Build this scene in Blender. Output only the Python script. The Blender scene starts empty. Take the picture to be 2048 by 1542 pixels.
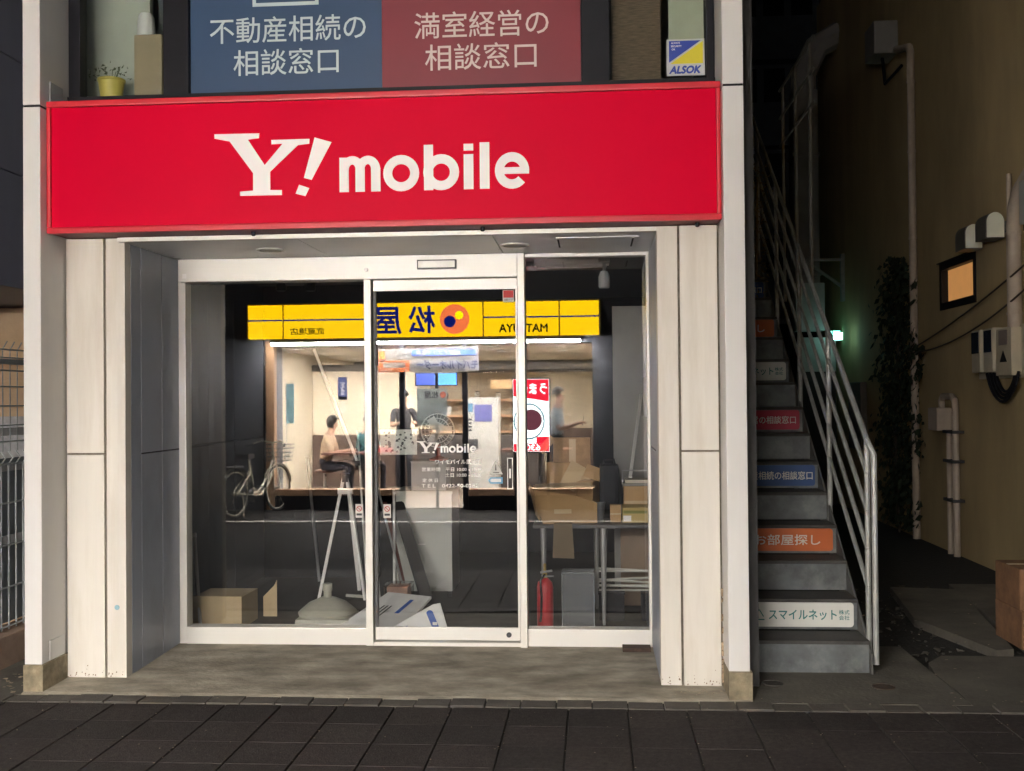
import bpy, bmesh, math, random
from mathutils import Vector, Matrix
random.seed(7)
S = bpy.context.scene
COL = S.collection
# ------------------------------------------------------------------ camera
F = 2150.0; WPX = 2048
yaw = math.atan(161 / F); pitch = math.atan(25.5 / F); roll = 0.009
fw = Vector((-math.sin(yaw) * math.cos(pitch), math.cos(yaw) * math.cos(pitch), math.sin(pitch)))
r0 = fw.cross(Vector((0, 0, 1))).normalized(); u0 = r0.cross(fw)
rv = r0 * math.cos(roll) - u0 * math.sin(roll); uv = u0 * math.cos(roll) + r0 * math.sin(roll)
cam = bpy.data.cameras.new('camera'); co = bpy.data.objects.new('camera', cam); COL.objects.link(co)
co.matrix_world = Matrix(((rv.x, uv.x, -fw.x, 0), (rv.y, uv.y, -fw.y, 0), (rv.z, uv.z, -fw.z, 1.6), (0, 0, 0, 1)))
cam.sensor_width = 36; cam.lens = F / WPX * 36; cam.clip_start = .02; cam.clip_end = 400
S.camera = co
# ------------------------------------------------------------------ night sky, exposure
w = bpy.data.worlds.new('World'); S.world = w; w.use_nodes = True
nt = w.node_tree; bg = nt.nodes['Background']
sky = nt.nodes.new('ShaderNodeTexSky'); sky.sky_type = 'NISHITA'; sky.sun_disc = False
sky.sun_elevation = math.radians(-6); sky.sun_rotation = math.radians(200)
nt.links.new(sky.outputs[0], bg.inputs[0]); bg.inputs[1].default_value = 0.03
S.view_settings.view_transform = 'Standard'; S.view_settings.look = 'None'
S.view_settings.exposure = 0.25; S.view_settings.gamma = 1
S.render.engine = 'CYCLES'
S.cycles.use_denoising = True; S.cycles.max_bounces = 10; S.cycles.transparent_max_bounces = 24
S.cycles.caustics_reflective = False; S.cycles.caustics_refractive = False; S.cycles.sample_clamp_indirect = 40; S.cycles.use_adaptive_sampling = False
LAMP = 260.0       # street lamp lens
SIGNL = 5.6        # back-lit restaurant sign
TUBE = 640.0
DOWN = 5200.0       # restaurant down-lights

# ------------------------------------------------------------------ materials
MATS = {}
def mat(name, col, rough=.6, metal=0, var=.08, scale=6.0, bump=0, bscale=60, emit=None, es=1.0, stain=0, staincol=(.03, .028, .022), stscale=1.6, spec=.5, stretch=(1, 1, 1), coat=0):
    if name in MATS: return MATS[name]
    m = bpy.data.materials.new(name); m.use_nodes = True; n = m.node_tree; L = n.links
    p = n.nodes['Principled BSDF']
    p.inputs['Roughness'].default_value = rough; p.inputs['Metallic'].default_value = metal
    p.inputs['Specular IOR Level'].default_value = spec
    if coat: p.inputs['Coat Weight'].default_value = coat
    tc = n.nodes.new('ShaderNodeTexCoord'); mp = n.nodes.new('ShaderNodeMapping'); mp.inputs['Scale'].default_value = stretch
    geo = n.nodes.new('ShaderNodeNewGeometry')
    L.new(geo.outputs['Position'], mp.inputs[0])
    c4 = (*col, 1)
    if var:
        nz = n.nodes.new('ShaderNodeTexNoise'); nz.inputs['Scale'].default_value = scale; nz.inputs['Detail'].default_value = 6; nz.inputs['Roughness'].default_value = .62
        L.new(mp.outputs[0], nz.inputs['Vector'])
        rp = n.nodes.new('ShaderNodeValToRGB'); rp.color_ramp.elements[0].position = .3; rp.color_ramp.elements[1].position = .7
        rp.color_ramp.elements[0].color = (*[max(0, x * (1 - var)) for x in col], 1)
        rp.color_ramp.elements[1].color = (*[min(1, x * (1 + var)) for x in col], 1)
        L.new(nz.outputs[0], rp.inputs[0]); out = rp.outputs[0]
        if stain:
            n2 = n.nodes.new('ShaderNodeTexNoise'); n2.inputs['Scale'].default_value = stscale; n2.inputs['Detail'].default_value = 9; n2.inputs['Roughness'].default_value = .68
            L.new(mp.outputs[0], n2.inputs['Vector'])
            r2 = n.nodes.new('ShaderNodeValToRGB'); r2.color_ramp.elements[0].position = .48; r2.color_ramp.elements[1].position = .72
            r2.color_ramp.elements[0].color = (0, 0, 0, 1); r2.color_ramp.elements[1].color = (stain, stain, stain, 1)
            L.new(n2.outputs[0], r2.inputs[0])
            mx = n.nodes.new('ShaderNodeMixRGB'); mx.inputs[2].default_value = (*staincol, 1)
            L.new(r2.outputs[0], mx.inputs[0]); L.new(out, mx.inputs[1]); out = mx.outputs[0]
        L.new(out, p.inputs['Base Color'])
        rr = n.nodes.new('ShaderNodeMapRange'); rr.inputs[3].default_value = max(.02, rough - .1); rr.inputs[4].default_value = min(1, rough + .12)
        L.new(nz.outputs[0], rr.inputs[0]); L.new(rr.outputs[0], p.inputs['Roughness'])
    else:
        p.inputs['Base Color'].default_value = c4
    if bump:
        nb = n.nodes.new('ShaderNodeTexNoise'); nb.inputs['Scale'].default_value = bscale; nb.inputs['Detail'].default_value = 5
        L.new(mp.outputs[0], nb.inputs['Vector'])
        b = n.nodes.new('ShaderNodeBump'); b.inputs['Strength'].default_value = bump; b.inputs['Distance'].default_value = .01
        L.new(nb.outputs[0], b.inputs['Height']); L.new(b.outputs[0], p.inputs['Normal'])
    if emit:
        p.inputs['Emission Color'].default_value = (*emit, 1); p.inputs['Emission Strength'].default_value = es
    MATS[name] = m; return m

def glass_mat(name, refl, tint=(.93, .95, .94)):
    m = bpy.data.materials.new(name); m.use_nodes = True; n = m.node_tree; L = n.links
    for x in list(n.nodes): n.nodes.remove(x)
    o = n.nodes.new('ShaderNodeOutputMaterial'); mx = n.nodes.new('ShaderNodeMixShader')
    tr = n.nodes.new('ShaderNodeBsdfTransparent'); gl = n.nodes.new('ShaderNodeBsdfGlossy')
    tr.inputs[0].default_value = (*tint, 1); gl.inputs['Roughness'].default_value = 0
    lw = n.nodes.new('ShaderNodeLayerWeight'); lw.inputs[0].default_value = .5
    pw = n.nodes.new('ShaderNodeMath'); pw.operation = 'POWER'; pw.inputs[1].default_value = 5
    ma = n.nodes.new('ShaderNodeMath'); ma.operation = 'MULTIPLY_ADD'; ma.inputs[1].default_value = 1 - refl; ma.inputs[2].default_value = refl
    L.new(lw.outputs['Facing'], pw.inputs[0]); L.new(pw.outputs[0], ma.inputs[0]); L.new(ma.outputs[0], mx.inputs[0])
    L.new(tr.outputs[0], mx.inputs[1]); L.new(gl.outputs[0], mx.inputs[2]); L.new(mx.outputs[0], o.inputs[0])
    MATS[name] = m; return m
def haze_mat(name, col, f):
    m = cloth_mat(name, col); n = m.node_tree; mx = [x for x in n.nodes if x.type == 'MIX_SHADER'][0]; mx.inputs[0].default_value = f
    tr = n.nodes.new('ShaderNodeBsdfTransparent'); n.links.new(tr.outputs[0], mx.inputs[1]); n.links.new(n.nodes['Principled BSDF'].outputs[0], mx.inputs[2])
    return m
def cloth_mat(name, col):
    m = bpy.data.materials.new(name); m.use_nodes = True; n = m.node_tree; L = n.links
    p = n.nodes['Principled BSDF']; p.inputs['Base Color'].default_value = (*col, 1); p.inputs['Roughness'].default_value = .9
    tr = n.nodes.new('ShaderNodeBsdfTranslucent'); tr.inputs[0].default_value = (*col, 1)
    mx = n.nodes.new('ShaderNodeMixShader'); mx.inputs[0].default_value = .5
    L.new(p.outputs[0], mx.inputs[1]); L.new(tr.outputs[0], mx.inputs[2]); L.new(mx.outputs[0], n.nodes['Material Output'].inputs[0])
    MATS[name] = m; return m
GLASS = glass_mat('shop_glass', .105, (.985, .99, .988))
GLASS2 = glass_mat('upper_glass', .02)
CLEAR = glass_mat('clear_acrylic', .05, (.8, .82, .82))

cream = mat('cream_panel', (.62, .585, .52), .45, var=.09, scale=1.6, stain=.42, staincol=(.40, .33, .235), stscale=3.0, stretch=(2.2, 1, .22))
colpaint = mat('column_paint', (.62, .605, .575), .4, var=.05, scale=1.1, stain=.12, staincol=(.34, .3, .24), stscale=3.5, stretch=(1, 1, .3))
greypanel = mat('grey_panel', (.30, .33, .385), .38, var=.10, scale=2.2, stain=.35, staincol=(.14, .14, .145), stscale=3.2, bump=.02, bscale=9, stretch=(1, 1, .6))
caulk = mat('caulk', (.20, .175, .135), .8, var=.3, scale=30)
soffitm = mat('soffit_panel', (.84, .84, .84), .3, var=.06, scale=2)
alum = mat('aluminium_frame', (.68, .66, .61), .36, metal=.15, var=.05, scale=3, stain=.10, staincol=(.35, .3, .22), stscale=6)
redm = mat('red_sign', (.60, .0, .026), .45, var=.05, scale=.8, bump=.006, bscale=3, spec=.06)
redtrim = mat('red_trim', (.54, .012, .026), .4, var=.05, scale=4)
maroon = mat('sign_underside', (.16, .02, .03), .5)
white = mat('white_letter', (.80, .78, .75), .5, var=.02)
offwhite = mat('white_paint', (.62, .62, .60), .45, var=.05)
black = mat('black_frame', (.008, .008, .011), .5, var=.2, spec=.2)
darkgrey = mat('dark_grey', (.035, .035, .038), .6, var=.2)
concrete = mat('apron_concrete', (.32, .285, .225), .85, var=.42, scale=7, stain=.85, staincol=(.13, .113, .085), stscale=2.6, bump=.5, bscale=55, stretch=(.55, 1, 1), spec=.25)
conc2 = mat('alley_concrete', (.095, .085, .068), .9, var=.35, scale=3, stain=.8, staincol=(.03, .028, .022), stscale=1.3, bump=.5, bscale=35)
baseblock = mat('base_block', (.24, .20, .13), .9, var=.4, scale=12, stain=.7, staincol=(.09, .075, .045), stscale=9, bump=.6, bscale=40)
soil = mat('soil', (.012, .011, .009), 1.0, var=.5, scale=20, bump=1, bscale=30)
asphalt = mat('road_surface', (.015, .0138, .0128), .9, var=.35, scale=4, bump=.3, bscale=90, spec=.04)
galv = mat('galvanised_riser', (.115, .125, .125), .5, metal=.25, var=.35, scale=7, stain=.5, staincol=(.28, .29, .27), stscale=6)
tread = mat('stair_tread', (.05, .047, .043), .8, var=.3, scale=9, bump=.3)
railm = mat('rail_metal', (.30, .305, .29), .5, metal=.3, var=.2, scale=14)
wallm = mat('ochre_wall', (.40, .30, .15), .9, var=.16, scale=1.2, stain=.45, staincol=(.20, .155, .085), stscale=1.1, bump=.25, bscale=120, stretch=(1, 1, .35))
pipem = mat('beige_pipe', (.40, .33, .26), .55, var=.12, scale=8)
cardb = mat('cardboard', (.42, .265, .125), .85, var=.10, scale=9, bump=.1, bscale=30)
cardp = mat('pale_cardboard', (.52, .40, .235), .85, var=.07, scale=6)
paper = mat('white_paper', (.72, .72, .70), .8, var=.03)
bluep = mat('blue_poster', (.016, .050, .115), .5, var=.08, scale=2)
redp = mat('red_poster', (.18, .010, .020), .5, var=.08, scale=2)
postertext = mat('poster_lettering', (.50, .58, .58), .6, var=.03)
postertext2 = mat('poster_lettering_warm', (.62, .52, .47), .6, var=.03)
floorm = mat('shop_floor', (.036, .033, .031), .7, var=.2, scale=3, spec=.15)
intwall = mat('shop_inner_wall', (.12, .125, .135), .6, var=.1, scale=2)
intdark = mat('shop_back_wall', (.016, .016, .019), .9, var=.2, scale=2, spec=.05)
metalm = mat('steel', (.5, .5, .5), .3, metal=.9, var=.1)
redpaint = mat('extinguisher_red', (.48, .012, .02), .3, var=.05, coat=.3)
brass = mat('brass', (.5, .36, .12), .35, metal=.9)
navy = mat('dark_siding', (.15, .155, .20), .5, var=.15, scale=2, stretch=(1, 1, .3))
beige = mat('beige_wall', (.40, .28, .17), .9, var=.15, scale=3, stain=.35, staincol=(.22, .17, .12), stscale=4, bump=.2)
leafm = mat('ivy_leaf', (.018, .028, .014), .6, var=.5, scale=14)
strawm = mat('dry_leaf', (.16, .11, .035), .8, var=.4, scale=30)

# ------------------------------------------------------------------ object helpers
ORG = {}
def tag(o, label, cat, group=None):
    o['label'] = label; o['category'] = cat
    if group: o['group'] = group
    return o
def thing(name, label, cat, loc=(0, 0, 0), group=None, rotz=0, local=False):
    o = bpy.data.objects.new(name, None); COL.objects.link(o); o.empty_display_size = .1
    o.location = loc; o.rotation_euler = (0, 0, rotz); tag(o, label, cat, group)
    ORG[o.name] = Vector((0, 0, 0)) if local else Vector(loc)
    return o
def link(name, me, m, parent=None, smooth=False):
    o = bpy.data.objects.new(name, me); COL.objects.link(o)
    for mm in (m if isinstance(m, (list, tuple)) else [m]): me.materials.append(mm)
    if parent is not None:
        o.parent = parent; ORG[o.name] = ORG[parent.name]
    else: ORG[o.name] = Vector((0, 0, 0))
    if smooth:
        for p in me.polygons: p.use_smooth = True
        try: me.set_sharp_from_angle(angle=math.radians(40))
        except Exception: pass
    return o
class MB:
    def __init__(s): s.bm = bmesh.new()
    def box(s, x0, x1, y0, y1, z0, z1, bev=0, mi=0):
        vs = [s.bm.verts.new((x, y, z)) for x in (x0, x1) for y in (y0, y1) for z in (z0, z1)]
        fs = [s.bm.faces.new([vs[i] for i in q]) for q in ((0, 1, 3, 2), (4, 6, 7, 5), (0, 4, 5, 1), (2, 3, 7, 6), (0, 2, 6, 4), (1, 5, 7, 3))]
        for f in fs: f.material_index = mi
        if bev: bmesh.ops.bevel(s.bm, geom=list({e for f in fs for e in f.edges}), offset=bev, segments=2, affect='EDGES', profile=.7)
        return s
    def obox(s, p, q, half_w, half_h, up=(0, 0, 1), mi=0):      # bar from p to q
        p, q = Vector(p), Vector(q); d = (q - p).normalized(); a = d.cross(Vector(up))
        if a.length < 1e-4: a = d.cross(Vector((0, 1, 0)))
        a.normalize(); b = a.cross(d); vs = []
        for c in (p, q):
            for i, j in ((-1, -1), (1, -1), (1, 1), (-1, 1)): vs.append(s.bm.verts.new(c + a * half_w * i + b * half_h * j))
        for qd in ((3, 2, 1, 0), (4, 5, 6, 7), (0, 1, 5, 4), (1, 2, 6, 5), (2, 3, 7, 6), (3, 0, 4, 7)):
            s.bm.faces.new([vs[i] for i in qd]).material_index = mi
        return s
    def tube(s, pts, r, n=8, closed=False, mi=0):
        pts = [Vector(p) for p in pts]; N = len(pts); rings = []
        rs = r if isinstance(r, (list, tuple)) else [r] * N
        prev = None
        for i in range(N):
            if closed: d = (pts[(i + 1) % N] - pts[i - 1])
            else: d = pts[min(i + 1, N - 1)] - pts[max(i - 1, 0)]
            d.normalize()
            ref = prev if prev is not None else (Vector((0, 0, 1)) if abs(d.z) < .9 else Vector((1, 0, 0)))
            a = (ref - d * ref.dot(d)); 
            if a.length < 1e-5: a = d.orthogonal()
            a.normalize(); b = d.cross(a); prev = a
            rings.append([s.bm.verts.new(pts[i] + (a * math.cos(2 * math.pi * k / n) + b * math.sin(2 * math.pi * k / n)) * rs[i]) for k in range(n)])
        M = N if closed else N - 1
        for i in range(M):
            A, B = rings[i], rings[(i + 1) % N]
            for k in range(n): s.bm.faces.new([A[k], A[(k + 1) % n], B[(k + 1) % n], B[k]]).material_index = mi
        if not closed:
            s.bm.faces.new(rings[0][::-1]).material_index = mi; s.bm.faces.new(rings[-1]).material_index = mi
        return s
    def lathe(s, c, prof, n=20, axis='Z', mi=0):                # prof: (radius, height)
        c = Vector(c); rings = []
        for r, h in prof:
            ring = []
            for k in range(n):
                a = 2 * math.pi * k / n; x, y = r * math.cos(a), r * math.sin(a)
                v = {'Z': (x, y, h), 'Y': (x, h, y), 'X': (h, x, y)}[axis]
                ring.append(s.bm.verts.new(c + Vector(v)))
            rings.append(ring)
        for A, B in zip(rings, rings[1:]):
            for k in range(n): s.bm.faces.new([A[k], A[(k + 1) % n], B[(k + 1) % n], B[k]]).material_index = mi
        s.bm.faces.new(rings[0][::-1]).material_index = mi; s.bm.faces.new(rings[-1]).material_index = mi
        return s
    def prism(s, poly, y0, y1, mi=0, plane='XZ'):               # poly in XZ, extruded y0..y1
        def P(u, v, d): return (u, d, v) if plane == 'XZ' else ((u, v, d) if plane == 'XY' else (d, u, v))
        A = [s.bm.verts.new(P(u, v, y0)) for u, v in poly]; B = [s.bm.verts.new(P(u, v, y1)) for u, v in poly]
        n = len(poly)
        fs = [s.bm.faces.new(A), s.bm.faces.new(B[::-1])]
        for k in range(n): fs.append(s.bm.faces.new([A[k], B[k], B[(k + 1) % n], A[(k + 1) % n]]))
        for f in fs: f.material_index = mi
        return s
    def quads(s, strip_a, strip_b, closed=False):
        a = [s.bm.verts.new(p) for p in strip_a]; b = [s.bm.verts.new(p) for p in strip_b]
        n = len(a)
        for k in range(n if closed else n - 1): s.bm.faces.new([a[k], a[(k + 1) % n], b[(k + 1) % n], b[k]])
        return s
    def build(s, name, m, parent=None, smooth=False):
        bmesh.ops.recalc_face_normals(s.bm, faces=s.bm.faces)
        if parent is not None:
            o = ORG[parent.name]
            if o.length: bmesh.ops.translate(s.bm, verts=s.bm.verts, vec=-o)
        me = bpy.data.meshes.new(name); s.bm.to_mesh(me); s.bm.free()
        return link(name, me, m, parent, smooth)
def B(name, m, parent, x0, x1, y0, y1, z0, z1, bev=0): return MB().box(x0, x1, y0, y1, z0, z1, bev).build(name, m, parent)
def struct(o): o['kind'] = 'structure'; return o
def stuff(o): o['kind'] = 'stuff'; return o
def text(body, m, parent, cx, cz, y, width=None, height=None, face=-1, bold=0.0, depth=.002, name='lettering', shear=0, plane='Y', vertical=False):
    """flat raised lettering centred on (cx, cz); face -1 reads from -Y, +1 from +Y; plane 'X' reads from -X"""
    c = bpy.data.curves.new('lettering', 'FONT'); c.body = body; c.shear = shear; c.resolution_u = 3
    if vertical: c.body = '\n'.join(body); c.space_line = .95
    o = bpy.data.objects.new('tmp', c); COL.objects.link(o)
    bpy.context.view_layer.update()
    me = bpy.data.meshes.new_from_object(o.evaluated_get(bpy.context.evaluated_depsgraph_get()))
    bpy.data.objects.remove(o); bpy.data.curves.remove(c)
    xs = [v.co.x for v in me.vertices]; ys = [v.co.y for v in me.vertices]
    W, H = max(xs) - min(xs), max(ys) - min(ys); mx, my = (max(xs) + min(xs)) / 2, (max(ys) + min(ys)) / 2
    sx = width / W if width else height / H; sy = height / H if height else sx
    og = ORG[parent.name]
    bm = bmesh.new(); bm.from_mesh(me); bpy.data.meshes.remove(me)
    if bold:
        src = list(bm.verts) + list(bm.edges) + list(bm.faces)
        for q, (du, dv) in enumerate(((1, 0), (-1, 0), (0, 1), (0, -1), (.7, .7), (-.7, -.7))):
            d_ = bmesh.ops.duplicate(bm, geom=src)['geom']
            for v in d_:
                if isinstance(v, bmesh.types.BMVert): v.co += Vector((du * bold, dv * bold, -.06 * (q + 1)))
    if depth:
        r = bmesh.ops.extrude_face_region(bm, geom=list(bm.faces))
        for v in r['geom']:
            if isinstance(v, bmesh.types.BMVert): v.co.z += 1
    for v in bm.verts:
        u, t, d = (v.co.x - mx) * sx, (v.co.y - my) * sy, v.co.z * depth
        if plane == 'Y': v.co = Vector((cx - face * u, y + face * d, cz + t)) - og
        else: v.co = Vector((y - d, cx - u, cz + t)) - og
    bmesh.ops.recalc_face_normals(bm, faces=bm.faces)
    me = bpy.data.meshes.new(name); bm.to_mesh(me); bm.free()
    return link(name, me, m, parent)
def ring(cx, cz, ro, ri, a0=0, a1=360, n=28, rxs=1.0):
    pts = []
    A = [math.radians(a0 + (a1 - a0) * k / n) for k in range(n + 1)]
    return [(cx + ro * rxs * math.cos(a), cz + ro * math.sin(a)) for a in A], [(cx + ri * rxs * math.cos(a), cz + ri * math.sin(a)) for a in A]
def band(mb, outer, inner, y0, y1):
    """solid band between two XZ polylines"""
    for k in range(len(outer) - 1):
        mb.prism([outer[k], outer[k + 1], inner[k + 1], inner[k]], y0, y1)
def disc(cx, cz, r, n=28, rx=1.0): return [(cx + r * rx * math.cos(2 * math.pi * k / n), cz + r * math.sin(2 * math.pi * k / n)) for k in range(n)]

# the shop's word mark, as one raised lettering; unit: x-height = 1, lower left of the m at (0,0)
def wordmark(parent, x0, z0, s, y, d, m):
    def T(poly): return [(x0 + u * s, z0 + v * s) for u, v in poly]
    def rect(mb, a, b, c, e, dy): mb.prism(T([(a, c), (b, c), (b, e), (a, e)]), y - d - dy, y)
    e = d * .25
    def put(name, f):
        mb = MB(); f(mb); mb.build(name, m, parent)
    def letter_m(mb):
        for a in (0, .455, .90): rect(mb, a, a + .265, 0, .97 if a == 0 else .66, e)
        for cx in ((.455 + .72) / 2 - .22, (.90 + 1.165) / 2 - .22):
            o = [(cx + .35 * math.cos(t), .62 + .39 * math.sin(t)) for t in [math.pi * k / 14 for k in range(15)]]
            i = [(cx - .005 + .095 * math.cos(t), .62 + .155 * math.sin(t)) for t in [math.pi * k / 14 for k in range(15)]]
            band(mb, T(o), T(i), y - d - (e * .5 if cx > .5 else 0), y)
    def letter_o(mb):
        o, i = ring(1.755, .495, .51, .255); band(mb, T(o), T(i), y - d, y)
    def letter_b(mb):
        o, i = ring(2.885, .495, .505, .245); band(mb, T(o), T(i), y - d, y); rect(mb, 2.40, 2.66, 0, 1.27, e)
    def letter_i(mb):
        rect(mb, 3.52, 3.79, 0, .98, e); rect(mb, 3.52, 3.79, 1.08, 1.27, e)
    def letter_l(mb): rect(mb, 3.97, 4.24, 0, 1.30, e)
    def letter_e(mb):
        o, i = ring(4.87, .495, .51, .25, 0, 318, rxs=.94); band(mb, T(o), T(i), y - d, y)
        rect(mb, 4.55, 5.345, .40, .585, e)
    for f in (letter_m, letter_o, letter_b, letter_i, letter_l, letter_e): put('letter', f)
    Y = [(-3.60, 1.735), (-2.30, 1.725), (-2.31, 1.59), (-2.63, 1.555), (-2.147, .82), (-1.627, 1.415), (-1.95, 1.405), (-1.95, 1.527), (-.856, 1.53), (-.86, 1.395), (-1.185, 1.36), (-1.99, .63), (-1.99, .11), (-1.655, .10), (-1.655, -.04), (-2.865, -.035), (-2.865, .085), (-2.485, .105), (-2.485, .60), (-3.16, 1.52), (-3.60, 1.61)]
    MB().prism(T(Y), y - d, y).build('letter', m, parent)
    ex = [(-.705, 1.565), (-.224, 1.42), (-.80, .37), (-1.02, .43)]
    dt = [(-1.16, .24), (-.87, .137), (-.98, -.085), (-1.26, -.01)]
    MB().prism(T(ex), y - d, y).prism(T(dt), y - d, y).build('letter', m, parent)

# ================================================================== GROUND
struct(B('ground', soil, None, -60, 60, -60, 120, -.5, -.06))
_n = asphalt.node_tree; _p = _n.nodes['Principled BSDF']; _old = _p.inputs['Base Color'].links[0].from_socket
_g = _n.nodes.new('ShaderNodeNewGeometry'); _sc = _n.nodes.new('ShaderNodeVectorMath'); _sc.operation = 'MULTIPLY'; _sc.inputs[1].default_value = (1.35, 1.9, 0)
_fr = _n.nodes.new('ShaderNodeVectorMath'); _fr.operation = 'FRACTION'; _sb = _n.nodes.new('ShaderNodeVectorMath'); _sb.operation = 'SUBTRACT'; _sb.inputs[1].default_value = (.5, 0, 0)
_ln = _n.nodes.new('ShaderNodeVectorMath'); _ln.operation = 'LENGTH'; _mu = _n.nodes.new('ShaderNodeMath'); _mu.operation = 'MULTIPLY'; _mu.inputs[1].default_value = 6.0
_fc = _n.nodes.new('ShaderNodeMath'); _fc.operation = 'FRACT'; _lt = _n.nodes.new('ShaderNodeMath'); _lt.operation = 'LESS_THAN'; _lt.inputs[1].default_value = .16
_mx = _n.nodes.new('ShaderNodeMixRGB'); _mx.inputs[2].default_value = (.006, .0055, .005, 1)
for _a, _b in ((_g.outputs['Position'], _sc.inputs[0]), (_sc.outputs[0], _fr.inputs[0]), (_fr.outputs[0], _sb.inputs[0]), (_sb.outputs[0], _ln.inputs[0]), (_ln.outputs['Value'], _mu.inputs[0]), (_mu.outputs[0], _fc.inputs[0]), (_fc.outputs[0], _lt.inputs[0]), (_lt.outputs[0], _mx.inputs[0]), (_old, _mx.inputs[1]), (_mx.outputs[0], _p.inputs['Base Color'])): _n.links.new(_a, _b)
struct(B('road', asphalt, None, -30, 30, -1.9, 3.70, -.3, -.004))
rl = struct(B('road_line', mat('road_paint', (.62, .60, .54), .7, var=.15, scale=20), None, -12, 6, -.27, -.17, -.0045, .002))
pave = struct(B('pavement', mat('paver_bed', (.016, .014, .012), .95, var=.4, scale=30, bump=.5), None, -30, 30, 3.70, 5.70, -.3, -.010))
# pavers
pav_ms = [mat('paver_%d' % i, c, .85, var=.45, scale=38, stain=.55, staincol=(.016, .013, .011), stscale=5, bump=.35, bscale=110, spec=.15) for i, c in enumerate([(.034, .029, .027), (.037, .031, .029), (.031, .027, .025), (.040, .034, .031)])]
def paver_mesh(lx, ly, h, m):
    b = MB().box(0, lx, 0, ly, -.05, h, .0028); me = bpy.data.meshes.new('paver'); bmesh.ops.recalc_face_normals(b.bm, faces=b.bm.faces); b.bm.to_mesh(me); b.bm.free(); me.materials.append(m); return me
pms = [paver_mesh(.2905, .2965, .004, m) for m in pav_ms]
bms = [paver_mesh(.178, .125, .006, mat('border_stone_%d' % i, c, .85, var=.3, scale=10, stain=.5, staincol=(.03, .026, .02), stscale=4, bump=.4)) for i, c in enumerate([(.075, .066, .055), (.062, .055, .047), (.085, .075, .06)])]
for j in range(6):
    for i in range(25):
        x, y = -4.4 + i * .3 + .066, 5.545 - .3 * (j + 1)
        o = bpy.data.objects.new('paver', random.choice(pms)); COL.objects.link(o); o.parent = pave
        o.location = (x, y, random.uniform(-.0015, .0005)); o.rotation_euler = (random.uniform(-.003, .003), random.uniform(-.003, .003), random.uniform(-.004, .004))
for i in range(36):
    o = bpy.data.objects.new('border_stone', random.choice(bms)); COL.objects.link(o); o.parent = pave
    o.location = (-3.9 + i * .185, 5.552, random.uniform(-.002, .006)); o.rotation_euler = (random.uniform(-.02, .02), random.uniform(-.01, .01), random.uniform(-.01, .01))
# concrete apron in front of the shop, sloping up to the glass
a = MB(); a.prism([(5.70, -.2), (6.92, -.2), (6.92, .030), (5.74, .006), (5.70, -.004)], -3.15, .82, plane='YZ'); struct(a.build('concrete_apron', concrete))
# alley ground with a hole of bare soil and two slabs
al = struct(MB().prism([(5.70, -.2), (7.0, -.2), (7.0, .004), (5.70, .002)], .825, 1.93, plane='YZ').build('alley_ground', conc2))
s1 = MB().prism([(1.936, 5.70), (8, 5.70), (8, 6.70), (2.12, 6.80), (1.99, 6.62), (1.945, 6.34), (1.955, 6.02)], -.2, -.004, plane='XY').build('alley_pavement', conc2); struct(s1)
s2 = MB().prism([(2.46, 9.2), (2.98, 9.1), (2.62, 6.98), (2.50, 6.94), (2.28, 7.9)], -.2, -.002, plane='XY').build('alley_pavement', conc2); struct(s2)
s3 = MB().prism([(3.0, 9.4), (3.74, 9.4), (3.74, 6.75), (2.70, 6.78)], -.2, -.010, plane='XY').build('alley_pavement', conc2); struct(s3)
# grit, dead leaves and scraps along the edges
g = MB(); rnd = random.Random(3)
def scrap(x, y, z, s):
    a = rnd.uniform(0, 6.28); v = [g.bm.verts.new((x + s * math.cos(a + k * 1.57 + rnd.uniform(-.3, .3)), y + s * .7 * math.sin(a + k * 1.57), z + rnd.uniform(0, s * .5))) for k in range(4)]; g.bm.faces.new(v)
for k in range(70): scrap(rnd.uniform(.4, .72), rnd.gauss(5.84, .03), .016, rnd.uniform(.003, .009))
for k in range(90): scrap(rnd.uniform(-3, 2.2), rnd.gauss(5.70, .04), .014, rnd.uniform(.002, .008))
for k in range(120): scrap(rnd.uniform(1.5, 3.6), rnd.uniform(5.75, 8.8), .012, rnd.uniform(.003, .012))
for k in range(150): scrap(-4.4 + .063 + .3 * rnd.randint(3, 22) + rnd.gauss(0, .01), rnd.uniform(4.4, 5.56), .007, rnd.uniform(.002, .006))
for k in range(70): scrap(rnd.uniform(-3.4, 2.2), rnd.uniform(4.4, 5.6), .009, rnd.uniform(.002, .005))
for k in range(25): scrap(rnd.uniform(-3.4, -3.15), rnd.uniform(5.65, 6.1), .012, rnd.uniform(.008, .02))
go = stuff(g.build('litter', mat('litter', (.30, .24, .17), .9, var=.6, scale=60))); tag(go, 'scattered grit, dead leaves and paper scraps on the ground', 'litter')
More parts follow.
